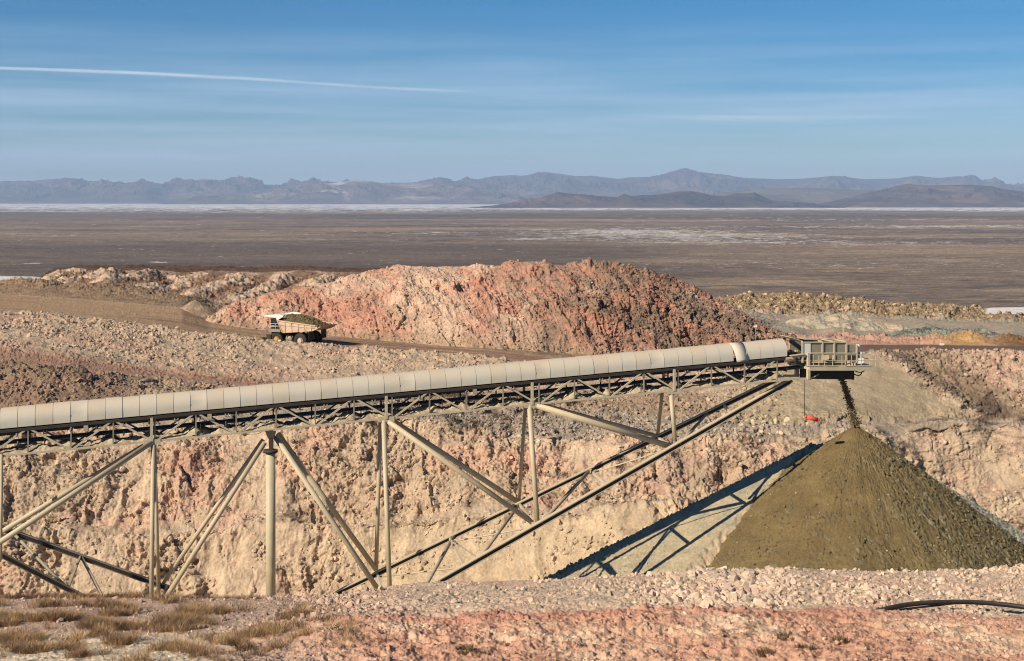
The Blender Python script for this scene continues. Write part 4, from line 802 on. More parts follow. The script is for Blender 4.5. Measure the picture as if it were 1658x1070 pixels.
for px in (245, 621, 855, 1083):                                     # gusset plates at the bottom nodes
    for w in (TW + .1, -TW - .1):
        q = C3(U(px), w, ZB - .05); PB().bar(q - CD * .65, q + CD * .65, .05, .42).build('gusset', M_steel, conv)
        q = C3(U(px), w * .98, ZT); PB().bar(C3(U(px) + .0, w, ZT), C3(U(px), w, ZB), .16, .2, CD).build('truss_post', M_steel, conv)

# head platform: along u, offset w towards the camera
def H3(px, py, w=0.0):
    u = U(px); p = CA + CD * u; zc = (HY - py) / F * (p.y - 1.15); q = p + CN * w; return Vector((q.x, q.y, zc))
def hbar(mb, a, b, w, wd=.09, ht=.09): return mb.bar(H3(*a, w), H3(*b, w), wd, ht)
W1, W2 = 1.15, -1.15
mb = PB()
for w in (W1 + .75, W2 - .75): hbar(mb, (1294, 595.5), (1401, 595.5), w, .14, .30)
for px in (1297, 1318, 1345, 1375, 1398): mb.bar(H3(px, 595.5, W1 + .7), H3(px, 595.5, W2 - .7), .12, .22)
plat = mb.build('head_platform', M_steel, conv)
def sub(mb, name, mat, par):
    o = MB.build(mb, name, mat, None); o.parent = par; o.matrix_parent_inverse = Matrix.Translation((0, 0, 0)); return o
mb = MB(); 
for w in (W1 + .38, W2 - .38): mb.bar(H3(1294, 591.2, w), H3(1400, 591.2, w), .8, .05)
mb.bar(H3(1378, 591.2, 0), H3(1400, 591.2, 0), 2.5, .05); sub(mb, 'walkway', M_steel, plat)
mb = MB()
for w in (W1 + .76, W2 - .76):
    for px in (1300, 1309, 1318, 1331, 1346, 1361, 1377, 1390, 1400): mb.bar(H3(px, 591, w), H3(px, 572.5, w), .05, .05, CD)
    for py in (573, 582): mb.bar(H3(1300, py, w), H3(1400, py, w), .05, .05)
for py in (573, 582): mb.bar(H3(1400, py, W1 + .76), H3(1400, py, W2 - .76), .05, .05)
sub(mb, 'handrail', M_steel, plat)
hop = PB()
def sidewall(mb, w, t=.05):
    pts = [H3(1288, 553.5, w), H3(1360.5, 553.5, w), H3(1361, 558, w), H3(1377, 558, w), H3(1377, 587, w), H3(1306, 587, w), H3(1302, 575, w), H3(1288, 575, w)]
    mb.poly(pts, CN * t)
sidewall(hop, W1 - .05); sidewall(hop, W2)
hop.bar(H3(1376.5, 572, W1 - .06), H3(1376.5, 572, W2 + .06), .05, 1.5); hopper = hop.build('hopper', M_grey, conv)
mb = MB()
for w in (W1 + .05, W2 - .05):
    for px, y0 in ((1289, 553.5), (1321, 553.5), (1340, 553.5), (1359.5, 553.5), (1376, 558)): mb.bar(H3(px, y0, w), H3(px, 587, w), .14, .12, CD)
    for y in (554, 571.5, 586.5): mb.bar(H3(1289 if y < 560 else 1302, y, w + .003), H3(1360 if y < 560 else 1376, y, w + .003), .10, .10)
for px in (1289, 1321, 1340, 1359.5): mb.bar(H3(px, 553, W1), H3(px, 553, W2), .10, .12)
sub(mb, 'rib', M_steel, hopper)
mb = MB(); mb.poly([H3(1272, 547, W1 - .1), H3(1289, 553, W1 - .1), H3(1289, 553, W2 + .1), H3(1272, 547, W2 + .1)], (0, 0, .05)); mb.poly([H3(1300, 551, .55), H3(1318, 551.5, .55), H3(1318, 551.5, W2), H3(1300, 551, W2)], (0, 0, .05)); mb.poly([H3(1338, 551, .3), H3(1350, 551.5, .3), H3(1350, 551.5, W2), H3(1338, 551, W2)], (0, 0, .05)); sub(mb, 'lid', M_steel, hopper)
mb = MB(); mb.poly([H3(1288.3, 555, W1 + .02), H3(1302, 555, W1 + .02), H3(1302, 575, W1 + .02), H3(1288.3, 575, W1 + .02)], CN * .04); sub(mb, 'access_door', M_white, hopper)
mb = PB()
for w in (.95, -.95): mb.poly([H3(1303, 599.5, w), H3(1374.5, 599.5, w), H3(1374.5, 615, w), H3(1303, 614, w)], CN * (-.05 if w > 0 else .05))
for px in (1303, 1374): mb.bar(H3(px, 607.5, .9), H3(px, 607.5, -.9), .06, .9)
mb.build('chute', M_dark, conv)
mb = PB()
for w in (TW, -TW):
    mb.bar(H3(1298, 571, w + .1), H3(1298, 614, w + .1), .30, .22, CD); mb.bar(H3(1302, 599, w), H3(1302, 614, w), .10, .10, CD); mb.bar(H3(1250, 613.5, w), H3(1303, 613.5, w), .14, .20); mb.bar(H3(1302, 613, w), H3(1316, 606, w), .08, .08)
    mb.bar(H3(1262, 581, w), H3(1300, 574, w), .16, .16); mb.bar(H3(1270, 576, w), H3(1292, 573, w), .5, .05)
mb.build('head_frame', M_steel, conv)
mb = PB(); mb.tube(H3(1366, 577, W2 - .1), H3(1366, 577, W1 + .1), .42, 20); mb.build('head_pulley', M_dark, conv)
mb = PB(); q = H3(1383, 584, .9); mb.box(q, (.55, .8, .5)); mb.tube(H3(1384, 570, .9), H3(1384, 583, .9), .22, 14); mb.box(H3(1380, 565, .8), (.35, .4, .7)); mb.box(H3(1381, 560.5, .8), (.22, .25, .3)); mb.tube(H3(1388, 576, .6), H3(1390, 588, .6), .12, 10); drv = mb.build('drive_motor', M_white, conv)
mb = PB(); mb.box(H3(1358, 587.5, W1 + .4), (.4, .3, .4)); mb.box(H3(1366, 587.5, W1 + .5), (.35, .3, .35)); mb.box(H3(1325, 578, W1 + .3), (.45, .2, .4)); mb.build('control_box', M_cream, conv)
# service cables drooping off the end
def curve_tube(name, pts, r, mat, parent=None, res=6):
    cu = bpy.data.curves.new(name, 'CURVE'); cu.dimensions = '3D'; sp = cu.splines.new('NURBS'); sp.points.add(len(pts) - 1)
    for q, p_ in zip(sp.points, pts): q.co = (*p_, 1)
    sp.use_endpoint_u = True; sp.order_u = 4; cu.bevel_depth = r; cu.bevel_resolution = 3; sp.resolution_u = res; cu.use_fill_caps = True
    o = bpy.data.objects.new(name, cu); COL.objects.link(o)
    dg = bpy.context.evaluated_depsgraph_get(); me = bpy.data.meshes.new_from_object(o.evaluated_get(dg)); bpy.data.objects.remove(o)
    me.materials.clear(); me.materials.append(mat)
    for p_ in me.polygons: p_.use_smooth = True
    o = bpy.data.objects.new(name, me); COL.objects.link(o)
    if parent is not None: o.parent = parent; o.matrix_parent_inverse = Matrix.Translation((0, 0, 38))
    return o
curve_tube('cable', [H3(1374, 600, 1), H3(1379, 603, 1), H3(1385, 605, 1), H3(1391, 600, 1)], .05, M_rubber, conv)
curve_tube('cable', [H3(1374, 606, 1), H3(1380, 610, 1), H3(1385, 608, 1), H3(1386, 603, 1)], .05, M_rubber, conv)
mb = PB(); mb.tube(H3(1373.5, 588, -.9), H3(1373.5, 526, -.9), .045, 8); mb.tube(H3(1373.5, 527.5, -.9), H3(1391, 527.5, -.9), .03, 6); mb.build('light_pole', M_steel, conv)
# thin pole beyond the cover
mp_ = empty('mast_pole', P(1223, 566, 236)); tag(mp_, 'thin pole with a small white box on top behind the end of the cover', 'pole')
def rel(mb, name, mat, par): o = MB.build(mb, name, mat, None); o.parent = par; return o
mb = MB(); mb.tube((0, 0, -.5), (0, 0, 3.7), .05, 8); rel(mb, 'pole', M_grey, mp_); mb = MB(); mb.box((0, 0, 3.9), (.55, .3, .3)); mb.box((.2, 0, 4.08), (.2, .2, .06)); rel(mb, 'lamp_box', M_white, mp_)

# hanging weight
wt = empty('hanging_weight', H3(1293, 614, TW)); tag(wt, 'orange red plastic weight at the lower end of a thin cable under the conveyor head', 'weight')
L_ = (674 - 614) / F * 121
mb = MB(); mb.tube((0, 0, 0), (0, 0, -L_), .028, 6); rel(mb, 'cable', M_dark, wt)
mb = MB(); a_ = Vector((0, 0, -L_)); b_ = Vector((1.2, .05, -L_ - .36)); d_ = (b_ - a_).normalized()
mb.tube(a_, a_ + d_ * .18, .09, 14, .17); mb.tube(a_ + d_ * .18, a_ + d_ * 1.2, .17, 14); mb.tube(a_ + d_ * 1.2, a_ + d_ * 1.34, .17, 14, .10); rel(mb, 'float', M_red, wt)

# falling stream of ore
n = 3200; t = rng.random(n) ** .85; p0 = H3(1354, 606, 0); p1 = Vector((30.5, 125.0, -20.2))
spread = (.11 + .10 * t)
pos = np.stack([p0.x + (p1.x - p0.x) * t ** .62 + rng.normal(0, 1, n) * spread, p0.y + (p1.y - p0.y) * t ** .62 + rng.normal(0, 1, n) * spread, p0.z + (p1.z - p0.z) * t + rng.normal(0, .1, n)], 1)
size = .025 * 4.0 ** (rng.random(n) ** 2.2); C = A(134, 114, 82)[None] * rng.uniform(.6, 1.2, (n, 1))
o = rocks('falling_ore', pos.astype(np.float32), size.astype(np.float32), C.astype(np.float32), RV1, M_rock)

# ------------------------------------------------------------------ the haul truck
TY = 240.0; hd = R(25); tg = P(499, 561.5, TY)
truck = empty('haul_truck', tg); truck.rotation_euler = (0, 0, math.pi - hd)
tag(truck, 'cream off highway dump truck heaped with olive ore driving left on the haul road', 'dump truck')
TR = 1.27
def wheel(x, y, side, dual=False):
    w = empty('wheel', (x, y, TR)); w.parent = truck
    ys = [0] if not dual else [0, -side * .85]
    mb = MB()
    for dy in ys:
        pr = [(-.36, .62), (-.37, .95), (-.33, 1.16), (-.2, 1.25), (0, 1.27), (.2, 1.25), (.33, 1.16), (.37, .95), (.36, .62)]
        rings = []
        for yy, rr in pr: rings.append([mb.bm.verts.new((rr * math.cos(2 * math.pi * k / 36), yy + dy, rr * math.sin(2 * math.pi * k / 36))) for k in range(36)])
        for a_, b_ in zip(rings[:-1], rings[1:]):
            for k in range(36): f = mb.bm.faces.new((a_[k], a_[(k + 1) % 36], b_[(k + 1) % 36], b_[k])); f.smooth = True
        for k in range(30):
            an = 2 * math.pi * k / 30; mb.box((1.26 * math.cos(an), dy, 1.26 * math.sin(an)), (.07, .6, .11), Matrix.Rotation(-an, 4, 'Y'))
    rel(mb, 'tyre', M_rubber, w)
    mb = MB(); mb.tube((0, side * .05 - .3 * side, 0), (0, side * .22, 0), .66, 28); mb.tube((0, side * .22, 0), (0, side * .36, 0), .42, 24, .36) if not dual else mb.tube((0, side * .22, 0), (0, side * .42, 0), .46, 24, .38)
    for k in range(12): an = 2 * math.pi * k / 12; mb.tube((.53 * math.cos(an), side * .22, .53 * math.sin(an)), (.53 * math.cos(an), side * .26, .53 * math.sin(an)), .035, 6)
    rel(mb, 'rim', M_yellow if not dual else M_cream, w)
for sd in (1, -1): wheel(4.95, sd * 2.05, sd); wheel(0, sd * 2.25, sd, True)
def TP(name, mat, f, par=None):
    mb = MB(); f(mb); return rel(mb, name, mat, par or truck)
TP('chassis', M_dark, lambda m: (m.box((2.4, .55, 1.75), (8.0, .3, .6)), m.box((2.4, -.55, 1.75), (8.0, .3, .6)), m.tube((0, -1.5, 1.27), (0, 1.5, 1.27), .45, 16), m.tube((4.95, -1.7, 1.27), (4.95, 1.7, 1.27), .2, 12), m.box((4.2, 0, 2.3), (3.2, 2.2, 1.0)), m.tube((2.5, .9, 1.6), (1.2, .9, 2.6), .14, 10), m.tube((2.5, -.9, 1.6), (1.2, -.9, 2.6), .14, 10)))
TP('radiator', M_dark, lambda m: (m.box((6.45, 0, 2.1), (.35, 2.6, 1.5)), [m.box((6.65, 0, 1.5 + k * .16), (.06, 2.4, .05)) for k in range(8)]))
TP('bumper', M_dark, lambda m: (m.box((6.75, 0, 1.25), (.35, 5.0, .45)), m.box((6.3, 2.3, 1.7), (.9, .6, .7)), m.box((6.3, -2.3, 1.7), (.9, .6, .7))))
TP('deck', M_grey, lambda m: (m.box((5.35, 0, 2.98), (2.9, 5.3, .14)), m.box((5.0, 2.35, 2.75), (2.4, .8, .34)), m.box((5.0, -2.35, 2.75), (2.4, .8, .34)), m.box((6.75, 0, 2.9), (.12, 5.3, .3))))
def rails(m):
    for y in (2.62, -2.62, ):
        for x in (4.0, 4.9, 5.8, 6.75): m.tube((x, y, 3.0), (x, y, 4.0), .03, 6)
        m.tube((4.0, y, 4.0), (6.75, y, 4.0), .03, 6); m.tube((4.0, y, 3.5), (6.75, y, 3.5), .03, 6)
    for y in (-1.6, -.5, .5): m.tube((6.75, y, 3.0), (6.75, y, 4.0), .03, 6)
    m.tube((6.75, 2.62, 4.0), (6.75, -2.62, 4.0), .03, 6)
TP('handrail', M_white, rails)
def ladder(m):
    for y in (2.15, 2.6): m.bar((7.0, y, .6), (6.9, y, 3.0), .05, .05)
    for k in range(7): m.bar((7.0 - .1 * k / 7, 2.15, .75 + k * .33), (7.0 - .1 * k / 7, 2.6, .75 + k * .33), .05, .05)
TP('ladder', M_yellow, ladder)
cab = TP('cab', M_dark, lambda m: (m.box((5.15, 1.55, 3.25), (1.7, 1.7, .4)), m.box((5.15, 1.55, 4.72), (1.9, 1.9, .12)), [m.bar((5.15 + a * .82, 1.55 + b * .8, 3.6), (5.15 + a * .78, 1.55 + b * .78, 4.7), .1, .1, (1, 0, 0)) for a in (1, -1) for b in (1, -1)], m.bar((5.15, 2.35, 3.6), (5.15, 2.33, 4.7), .08, .08, (1, 0, 0))))  # dark colour stands in for the shade seen through the cab
for (x, y, sx, sy) in ((5.97, 1.55, .03, 1.45), (4.33, 1.55, .03, 1.45)): TP('window', M_glass, lambda m: m.box((x, y, 4.17), (sx, sy, .98)), cab)
for (x, sx) in ((5.55, .7), (4.75, .7)):
    for y in (2.35, .76): TP('window', M_glass, lambda m: m.box((x, y, 4.17), (sx, .03, .98)), cab)
TP('mirror', M_dark, lambda m: (m.box((6.3, 2.8, 4.2), (.1, .3, .5)), m.bar((6.0, 2.4, 4.2), (6.3, 2.8, 4.2), .04, .04)))
for y in (2.0, -2.0, 1.6, -1.6): TP('headlight', M_white, lambda m: m.tube((6.9, y, 1.8), (7.0, y, 1.8), .14, 12))
TP('fuel_tank', M_grey, lambda m: (m.tube((1.75, 1.75, 1.45), (3.05, 1.75, 1.45), .52, 20), m.bar((2.0, 1.75, .9), (2.0, 1.75, 2.0), .08, 1.08), m.bar((2.8, 1.75, .9), (2.8, 1.75, 2.0), .08, 1.08)))
TP('fuel_tank', M_dark, lambda m: m.tube((1.6, -1.75, 1.45), (3.2, -1.75, 1.45), .55, 20))
# dump body: open steel tray with V floor and canopy
BW = 2.75
def body(m):
    t = .12
    side = [(4.45, 4.62), (3.35, 2.45), (-2.6, 3.02), (-3.7, 3.45), (-3.3, 3.95)]
    for y in (BW, -BW): m.poly([Vector((x, y, z)) for x, z in side], (0, -t if y > 0 else t, 0))
    m.poly([Vector((3.35, -BW + t, 2.45)), Vector((3.35, BW - t, 2.45)), Vector((-2.6, BW - t, 3.02)), Vector((-2.6, -BW + t, 3.02))], (0, 0, .15))
    m.poly([Vector((-2.6, -BW + t, 3.02)), Vector((-2.6, BW - t, 3.02)), Vector((-4.15, BW - t, 3.75)), Vector((-4.15, -BW + t, 3.75))], (0, 0, .14))
    m.poly([Vector((3.35, -BW + t, 2.5)), Vector((3.35, BW - t, 2.5)), Vector((4.75, BW - t, 5.0)), Vector((4.75, -BW + t, 5.0))], (.12, 0, 0))
bd = TP('dump_body', M_cream, body)
def can(m):
    m.poly([Vector((4.5, -BW - .05, 5.0)), Vector((4.5, BW + .05, 5.0)), Vector((7.1, BW - .2, 5.25)), Vector((7.1, -BW + .2, 5.25))], (0, 0, .14))
    m.poly([Vector((7.1, -BW + .2, 4.95)), Vector((7.1, BW - .2, 4.95)), Vector((7.1, BW - .2, 5.38)), Vector((7.1, -BW + .2, 5.38))], (.08, 0, 0))
    for y in (BW, -BW + .1): m.poly([Vector((4.4, y, 4.6)), Vector((4.7, y, 5.0)), Vector((7.1, y - .2 if y > 0 else y + .2, 5.1)), Vector((7.1, y - .2 if y > 0 else y + .2, 5.3)), Vector((4.5, y, 5.6)), Vector((3.2, y, 5.5)), Vector((3.3, y, 5.2))], (0, -.1, 0))
TP('canopy', M_white, can, bd)
def brib(m):
    for y in (BW + .05, -BW - .05):
        m.bar((4.4, y, 4.55), (-3.3, y, 3.92), .14, .2); m.bar((4.0, y, 3.85), (-3.0, y, 3.55), .12, .1)
        for x in (2.9, 1.6, .3, -1.0, -2.3):
            zt = 3.92 + (x + 3.3) / 7.7 * .63; zb = 2.45 + (3.35 - x) / 5.95 * .57; m.bar((x, y, zt), (x - .15, y, zb), .1, .12, (1, 0, 0))
        m.bar((4.4, y, 4.55), (3.3, y, 2.5), .12, .14)
TP('rib', M_cream, brib, bd)
TP('mudguard', M_dark, lambda m: m.box((-1.9, 1.9, 2.2), (.06, 1.6, 1.5))); TP('mudguard', M_dark, lambda m: m.box((-1.9, -1.9, 2.2), (.06, 1.6, 1.5)))
# the load
xs = np.linspace(-3.6, 4.6, 130); ys = np.linspace(-2.6, 2.6, 80); XX, YY = np.meshgrid(xs, ys, indexing='ij')
rail = 3.92 + (XX + 3.3) / 7.7 * .63 - .15; dome = np.clip(1 - ((XX - 1.6) / 4.6) ** 2, 0, 1) * np.clip(1 - (np.abs(YY) / 2.75) ** 2.2, 0, 1) * 1.25
c1, _ = cell(XX, YY, .6); ZZ = rail - .1 + dome + c1 * .28 + fbm(XX, YY, XX * 0, 1.0, 4) * .2
ZZ = np.where(XX < -3.2, np.minimum(ZZ, 3.7), ZZ)
Cc = np.broadcast_to(A(104, 88, 58), XX.shape + (3,)).copy(); Cc = mixc(Cc, A(140, 118, 84), sm(fbm(XX, YY, XX * 0, .6, 3), .1, .4))
o = mesh_from('ore_load', np.stack([XX, YY, ZZ], -1), gridF(*XX.shape), M_olive, Cc.astype(np.float32)); o.location = truck.location; o.rotation_euler = truck.rotation_euler
tag(o, 'heaped load of dark olive rock in the dump truck bed', 'load')

# ------------------------------------------------------------------ small things
hp = [(1398, 995, 30.7), (1412, 991.5, 30.6), (1428, 987, 30.7), (1450, 982, 30.9), (1480, 977, 31.1), (1515, 975, 31.2), (1560, 974, 31.3), (1600, 976, 31.3), (1640, 980, 31.1), (1680, 986, 30.9), (1740, 998, 30.4)]
o = curve_tube('hose', [P(*q) for q in hp], .055, M_hose, None, 16); tag(o, 'black rubber hose arching over the pale rubble at lower right', 'hose')
hp = [(1430, 991, 30.8), (1450, 988, 30.9), (1480, 984, 31.1), (1510, 981, 31.2), (1545, 977, 31.3)]
o = curve_tube('hose', [P(*q) for q in hp], .022, M_hose, None, 12); tag(o, 'thin dark strip added as the shadow under the arching black hose', 'hose')  # thin tube added as the cast shadow of the hose above
sg = empty('sign', P(1525, 566, 262)); tag(sg, 'small white sign board at the edge of the far brown road', 'sign')
mb = MB(); mb.tube((0, 0, -1), (0, 0, .5), .05, 8); rel(mb, 'post', M_grey, sg); mb = MB(); mb.box((0, -.06, .8), (.9, .05, .8)); rel(mb, 'panel', M_white, sg)
sg = empty('marker_post', P(1488, 566, 262)); tag(sg, 'thin dark marker post beside the far brown road left of the sign', 'post')
mb = MB(); mb.tube((0, 0, -1), (0, 0, 2.3), .06, 8); rel(mb, 'post', M_dark, sg); mb = MB(); mb.box((0, -.05, 2.1), (.3, .06, .4)); rel(mb, 'reflector', M_dark, sg)

# ------------------------------------------------------------------ dry plants
def blades(n, h, spread, lean=.5):
    """one clump as thin triangles"""
    V = []; Fc = []
    for k in range(n):
        a = rng.uniform(0, 6.28); r = spread * rng.random() ** .5; b = np.array([r * math.cos(a), r * math.sin(a), -.02]); a2 = a + rng.normal(0, .8); l = rng.uniform(.5, 1) * h
        d = np.array([math.cos(a2) * lean * rng.random(), math.sin(a2) * lean * rng.random(), 1]); d /= np.linalg.norm(d); m = b + d * l * .55; tip = b + d * l + np.array([math.cos(a2), math.sin(a2), -.3]) * l * .18 * rng.random()
        w = rng.uniform(.006, .014); s_ = np.array([-math.sin(a), math.cos(a), 0]) * w; i = len(V); V += [b - s_, b + s_, m + s_ * .7, m - s_ * .7, tip]; Fc += [[i, i + 1, i + 2], [i, i + 2, i + 3], [i + 3, i + 2, i + 4]]
        if rng.random() < .6:
            t2 = m + (d + rng.normal(0, .6, 3)) * l * .3; i = len(V); V += [m - s_ * .6, m + s_ * .6, t2]; Fc += [[i, i + 1, i + 2]]
    return np.array(V, np.float32), np.array(Fc, np.int32)
BV = [blades(46, 1, .45, .9) for _ in range(8)]
def clumps(name, pos, size, col, kind='stuff', label=None):
    Vs = []; Fs = []; Cs = []; off = 0; idx = rng.integers(0, len(BV), len(pos))
    for k, (V, Fc) in enumerate(BV):
        m = np.where(idx == k)[0]
        if len(m) == 0: continue
        an = rng.uniform(0, 6.28, len(m)); c, s_ = np.cos(an), np.sin(an); Z_ = 0 * c
        M = np.stack([c, -s_, Z_, s_, c, Z_, Z_, Z_, Z_ + 1], 1).reshape(-1, 3, 3)
        sc_ = size[m][:, None, None] * np.array([1, 1, .8])
        Vv = V.copy(); W_ = np.einsum('nij,vj->nvi', M, Vv) * sc_ + pos[m][:, None, :]
        Vs.append(W_.reshape(-1, 3)); Fs.append((Fc[None] + (np.arange(len(m)) * len(V))[:, None, None]).reshape(-1, 3) + off); Cs.append(np.repeat(col[m], len(V), 0)); off += len(m) * len(V)
    o = mesh_from(name, np.concatenate(Vs), np.concatenate(Fs), M_twig, np.concatenate(Cs).astype(np.float32), False)
    if kind: o['kind'] = kind
    if label: o['label'] = label
    return o
s = SF['s']; px = SF['px']; a = area_w(SF); G = SF['G']; nn = fbm(G[..., 0], G[..., 1], 0 * G[..., 0], 1.4, 4, .6)
py = HY - F * G[..., 2] / G[..., 1]
wg = (np.exp(-(((px - 60) / 130) ** 2 + ((py - 1008) / 22) ** 2)) * 1.3 + np.exp(-(((px - 230) / 110) ** 2 + ((py - 1000) / 22) ** 2)) * 1.1 + np.exp(-(((px - 310) / 150) ** 2 + ((py - 1040) / 12) ** 2)) * 1.2 + np.exp(-(((px - 30) / 60) ** 2 + ((py - 1050) / 16) ** 2)) + np.exp(-(((px - 160) / 130) ** 2 + ((py - 1064) / 7) ** 2)) * .7 + .5 * np.exp(-(((px - 450) / 70) ** 2 + ((py - 1010) / 20) ** 2))) * sm(nn - .04, 0, .22) * (py < 1085) * (px > -60)
n = 2300; i, pos = pick(SF, a * wg, n); tn = rng.random((n, 1)); C = np.where(tn < .5, A(168, 132, 94), np.where(tn < .75, A(124, 98, 80), A(196, 162, 116))) * rng.uniform(.7, 1.2, (n, 1))
clumps('dry_grass', pos, rng.uniform(.16, .40, n), C)
we = sm(s, 4.4, 4.8) * (1 - sm(s, 5.2, 5.6)) * (px > -40) * (1 - sm(px, 200, 230)) + .35 * sm(s, 4.4, 4.8) * (1 - sm(s, 5.2, 5.6)) * (px > 300) * (px < 430)
n = 700; i, pos = pick(SF, a * we, n); C = A(132, 98, 76)[None] * rng.uniform(.7, 1.2, (n, 1)); clumps('dry_grass', pos, rng.uniform(.12, .24, n), C)
wf = (1 - sm(s, 2.75, 2.95)) * sm(s, 1.95, 2.05) * (px > 350) * (px < 1480) * sm(nn, .05, .35)
n = 420; i, pos = pick(SF, a * wf, n); C = A(112, 92, 70)[None] * rng.uniform(.6, 1.2, (n, 1)); clumps('dry_grass', pos, rng.uniform(.05, .12, n), C)
# single shrubs
spots = [(118, 1046, 'low brown shrub on the pale sand patch at lower left'), (395, 1052, 'dark twiggy shrub at the left edge of the red earth'), (490, 1000, 'grey shrub among small rocks on the left part of the berm'),
         (755, 1055, 'low dark shrub on red earth below the middle of the stay frame'), (1275, 1032, 'small dark green shrub on red earth left of the hose end'), (1360, 1040, 'straggly dark plant on red earth under the hose end'), (1240, 1060, 'low dark plant at the bottom edge below the stockpile'), (1305, 1052, 'small sprawling plant near the bottom edge right of centre')]
Gf = G[200:400]; 
for (x_, y_, lb) in spots:
    dd = (px - x_) ** 2 + (py - y_) ** 2 + np.where(s > 4.2, 1e9, 0); k = np.unravel_index(np.argmin(dd), dd.shape); p0_ = G[k]
    V, Fc = blades(130, .26 if x_ < 500 else .14, .2, 1.2); V[:, :2] *= 1.0
    o = mesh_from('shrub', V, Fc, M_twig, np.repeat((A(110, 90, 62) if x_ > 500 else A(128, 98, 70))[None].astype(np.float32), len(V), 0), False); o.location = p0_
    tag(o, lb, 'shrub')
# dark desert scrub on the slopes behind
s = SB['s']; px = SB['px']; a = area_w(SB); G = SB['G']; nn = fbm(G[..., 0], G[..., 1], G[..., 2], 6, 4, .6)
w = (sm(s, 4.05, 4.2) * (1 - sm(s, 6, 6.1)) * (px > 560) * (px < 1000) + .5 * sm(s, 3.3, 3.5) * (1 - sm(s, 4, 4.2)) + 1.0 * sm(s, 4.3, 4.5) * (1 - sm(s, 5, 5.1)) * (px > 1400) + 1.3 * np.exp(-((px - 1400 - (6 - s) * 170 - 75) / 50) ** 2) * (s > 5) * (s < 5.7) + .5 * (s > 2.2) * (s < 3.2)) * sm(nn, .0, .3) * (px < 1700) * (px > -50)
n = 2200; i, pos = pick(SB, a * w, n); C = A(104, 84, 66)[None] * rng.uniform(.6, 1.2, (n, 1))
V0 = BV
BV = [(v * np.array([1, 1, 1], np.float32), f) for v, f in [blades(34, 1, .5, 1.6) for _ in range(5)]]
for k in range(len(BV)):                                             # thicker twigs so that they read at 150 m
    pass
clumps('desert_scrub', pos, rng.uniform(.35, .85, n), C)
w = (sm(s, 13.1, 13.3) * (1 - sm(s, 15.3, 15.6)) * (1 - sm(px, 650, 720)) * (px > 60)) * sm(nn + .15, .0, .3)
n = 2600; i, pos = pick(SB, a * w, n); C = A(104, 78, 58)[None] * rng.uniform(.6, 1.2, (n, 1)); clumps('desert_scrub', pos, rng.uniform(.5, 1.1, n), C)

# ------------------------------------------------------------------ contrails, high and far, as real bodies of thin ice cloud
M_ice = bpy.data.materials.new('ice_cloud'); M_ice.use_nodes = True; nt = M_ice.node_tree; nt.nodes.clear()
out = nt.nodes.new('ShaderNodeOutputMaterial'); mixs = nt.nodes.new('ShaderNodeMixShader'); trs = nt.nodes.new('ShaderNodeBsdfTransparent'); dfs = nt.nodes.new('ShaderNodeBsdfDiffuse'); dfs.inputs['Color'].default_value = (.95, .95, .95, 1)
at = nt.nodes.new('ShaderNodeAttribute'); at.attribute_name = 'Col'; tcx = nt.nodes.new('ShaderNodeTexCoord'); nz = nt.nodes.new('ShaderNodeTexNoise'); nz.inputs['Scale'].default_value = .0012; nz.inputs['Detail'].default_value = 5
mpp = nt.nodes.new('ShaderNodeMapping'); mpp.inputs['Scale'].default_value = (.25, 1, 2.5); mm_ = nt.nodes.new('ShaderNodeMath'); mm_.operation = 'MULTIPLY'; mr_ = nt.nodes.new('ShaderNodeMapRange'); mr_.inputs['From Min'].default_value = .3; mr_.inputs['From Max'].default_value = .65; mr_.inputs['To Min'].default_value = .45
for x_, y_ in ((tcx.outputs['Object'], mpp.inputs[0]), (mpp.outputs[0], nz.inputs['Vector']), (nz.outputs['Fac'], mr_.inputs['Value']), (mr_.outputs[0], mm_.inputs[0]), (at.outputs['Fac'], mm_.inputs[1]), (mm_.outputs[0], mixs.inputs['Fac']), (trs.outputs[0], mixs.inputs[1]), (dfs.outputs[0], mixs.inputs[2]), (mixs.outputs[0], out.inputs['Surface'])): nt.links.new(x_, y_)
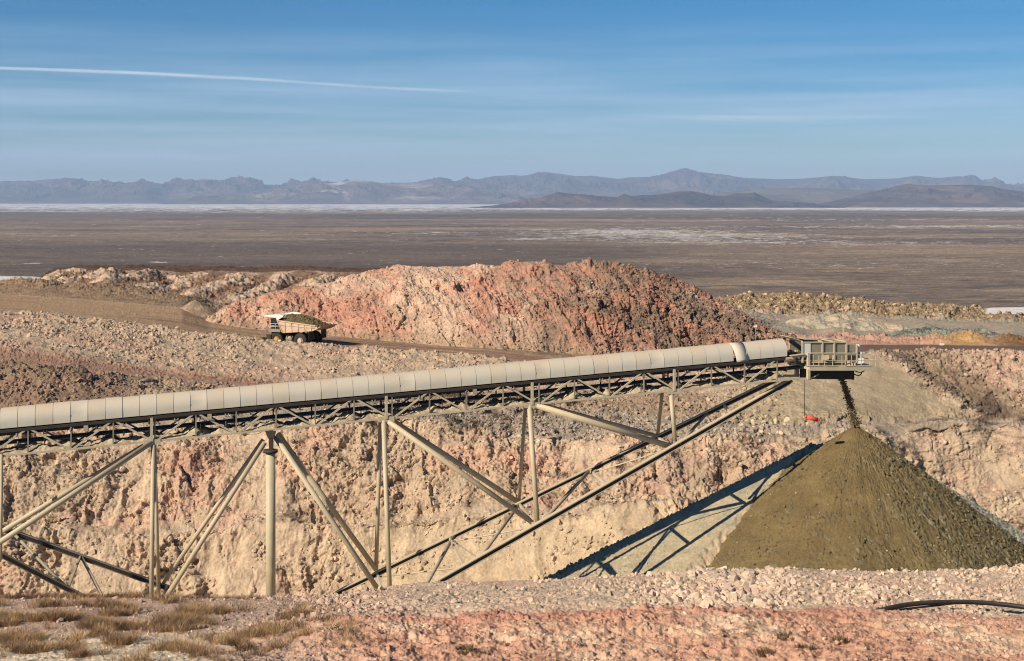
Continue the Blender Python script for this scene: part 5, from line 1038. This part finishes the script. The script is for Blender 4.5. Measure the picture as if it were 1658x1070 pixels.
def contrail(pts, Y, label, dens):
    q = 24; pp = np.array(pts, float); xs = np.linspace(pp[0, 0], pp[-1, 0], 120); ys = np.interp(xs, pp[:, 0], pp[:, 1]); hs = np.interp(xs, pp[:, 0], pp[:, 2]); ys = np.convolve(np.pad(ys, 4, 'edge'), np.ones(9) / 9, 'valid'); fd = np.interp(xs, pp[:, 0], pp[:, 3])
    V = []; Cv = []
    for x_, y_, hw, f_ in zip(xs, ys, hs, fd):
        c = P(x_, y_, Y); r_ = hw / F * Y
        for k in range(q):
            a_ = 2 * math.pi * k / q; V.append((c.x, c.y + r_ * .8 * math.cos(a_), c.z + r_ * math.sin(a_))); Cv.append([dens * f_ * abs(math.cos(a_)) ** 1.5] * 3)
    i = np.arange(120 * q).reshape(120, q); j = np.roll(i, -1, 1); Fc = np.stack([i[:-1], j[:-1], j[1:], i[1:]], -1).reshape(-1, 4)
    o = mesh_from('contrail', V, Fc, M_ice, np.array(Cv, np.float32)); tag(o, label, 'contrail')
contrail([(-500, 96, 3.4, 1), (0, 110, 3.1, 1), (200, 117, 3.3, .9), (400, 127, 3.2, .7), (500, 133.5, 3, .5), (600, 141, 2.6, .32), (700, 146, 3, .45), (760, 148, 2.4, .12), (840, 152, 2, 0)], 90000, 'long thin white contrail sloping down from the upper left of the sky', .25)
contrail([(1020, 186, 3, 0), (1090, 189, 4.0, .5), (1160, 191, 6.0, .9), (1260, 192, 6, 1), (1340, 191, 5, .6), (1420, 189, 4, .5), (1540, 187, 3, 0)], 90000, 'short blurred white streak low in the right half of the sky', .085)

# ------------------------------------------------------------------ haze
x0, x1, y0, y1, z0, z1 = -90000, 90000, -3000, 68000, -156.5, 1420
mb = MB(); mb.box(((x0 + x1) / 2, (y0 + y1) / 2, (z0 + z1) / 2), (x1 - x0, y1 - y0, z1 - z0)); hz = mb.build('haze', M_dark); hz['kind'] = 'stuff'; hz.data.materials.clear()
m = bpy.data.materials.new('haze'); m.use_nodes = True; nt = m.node_tree; nt.nodes.clear(); out = nt.nodes.new('ShaderNodeOutputMaterial'); v = nt.nodes.new('ShaderNodeVolumePrincipled')
v.inputs['Color'].default_value = (.56, .74, 1, 1); v.inputs['Density'].default_value = 2.1e-5; v.inputs['Anisotropy'].default_value = 0.0; nt.links.new(v.outputs[0], out.inputs['Volume']); hz.data.materials.append(m)
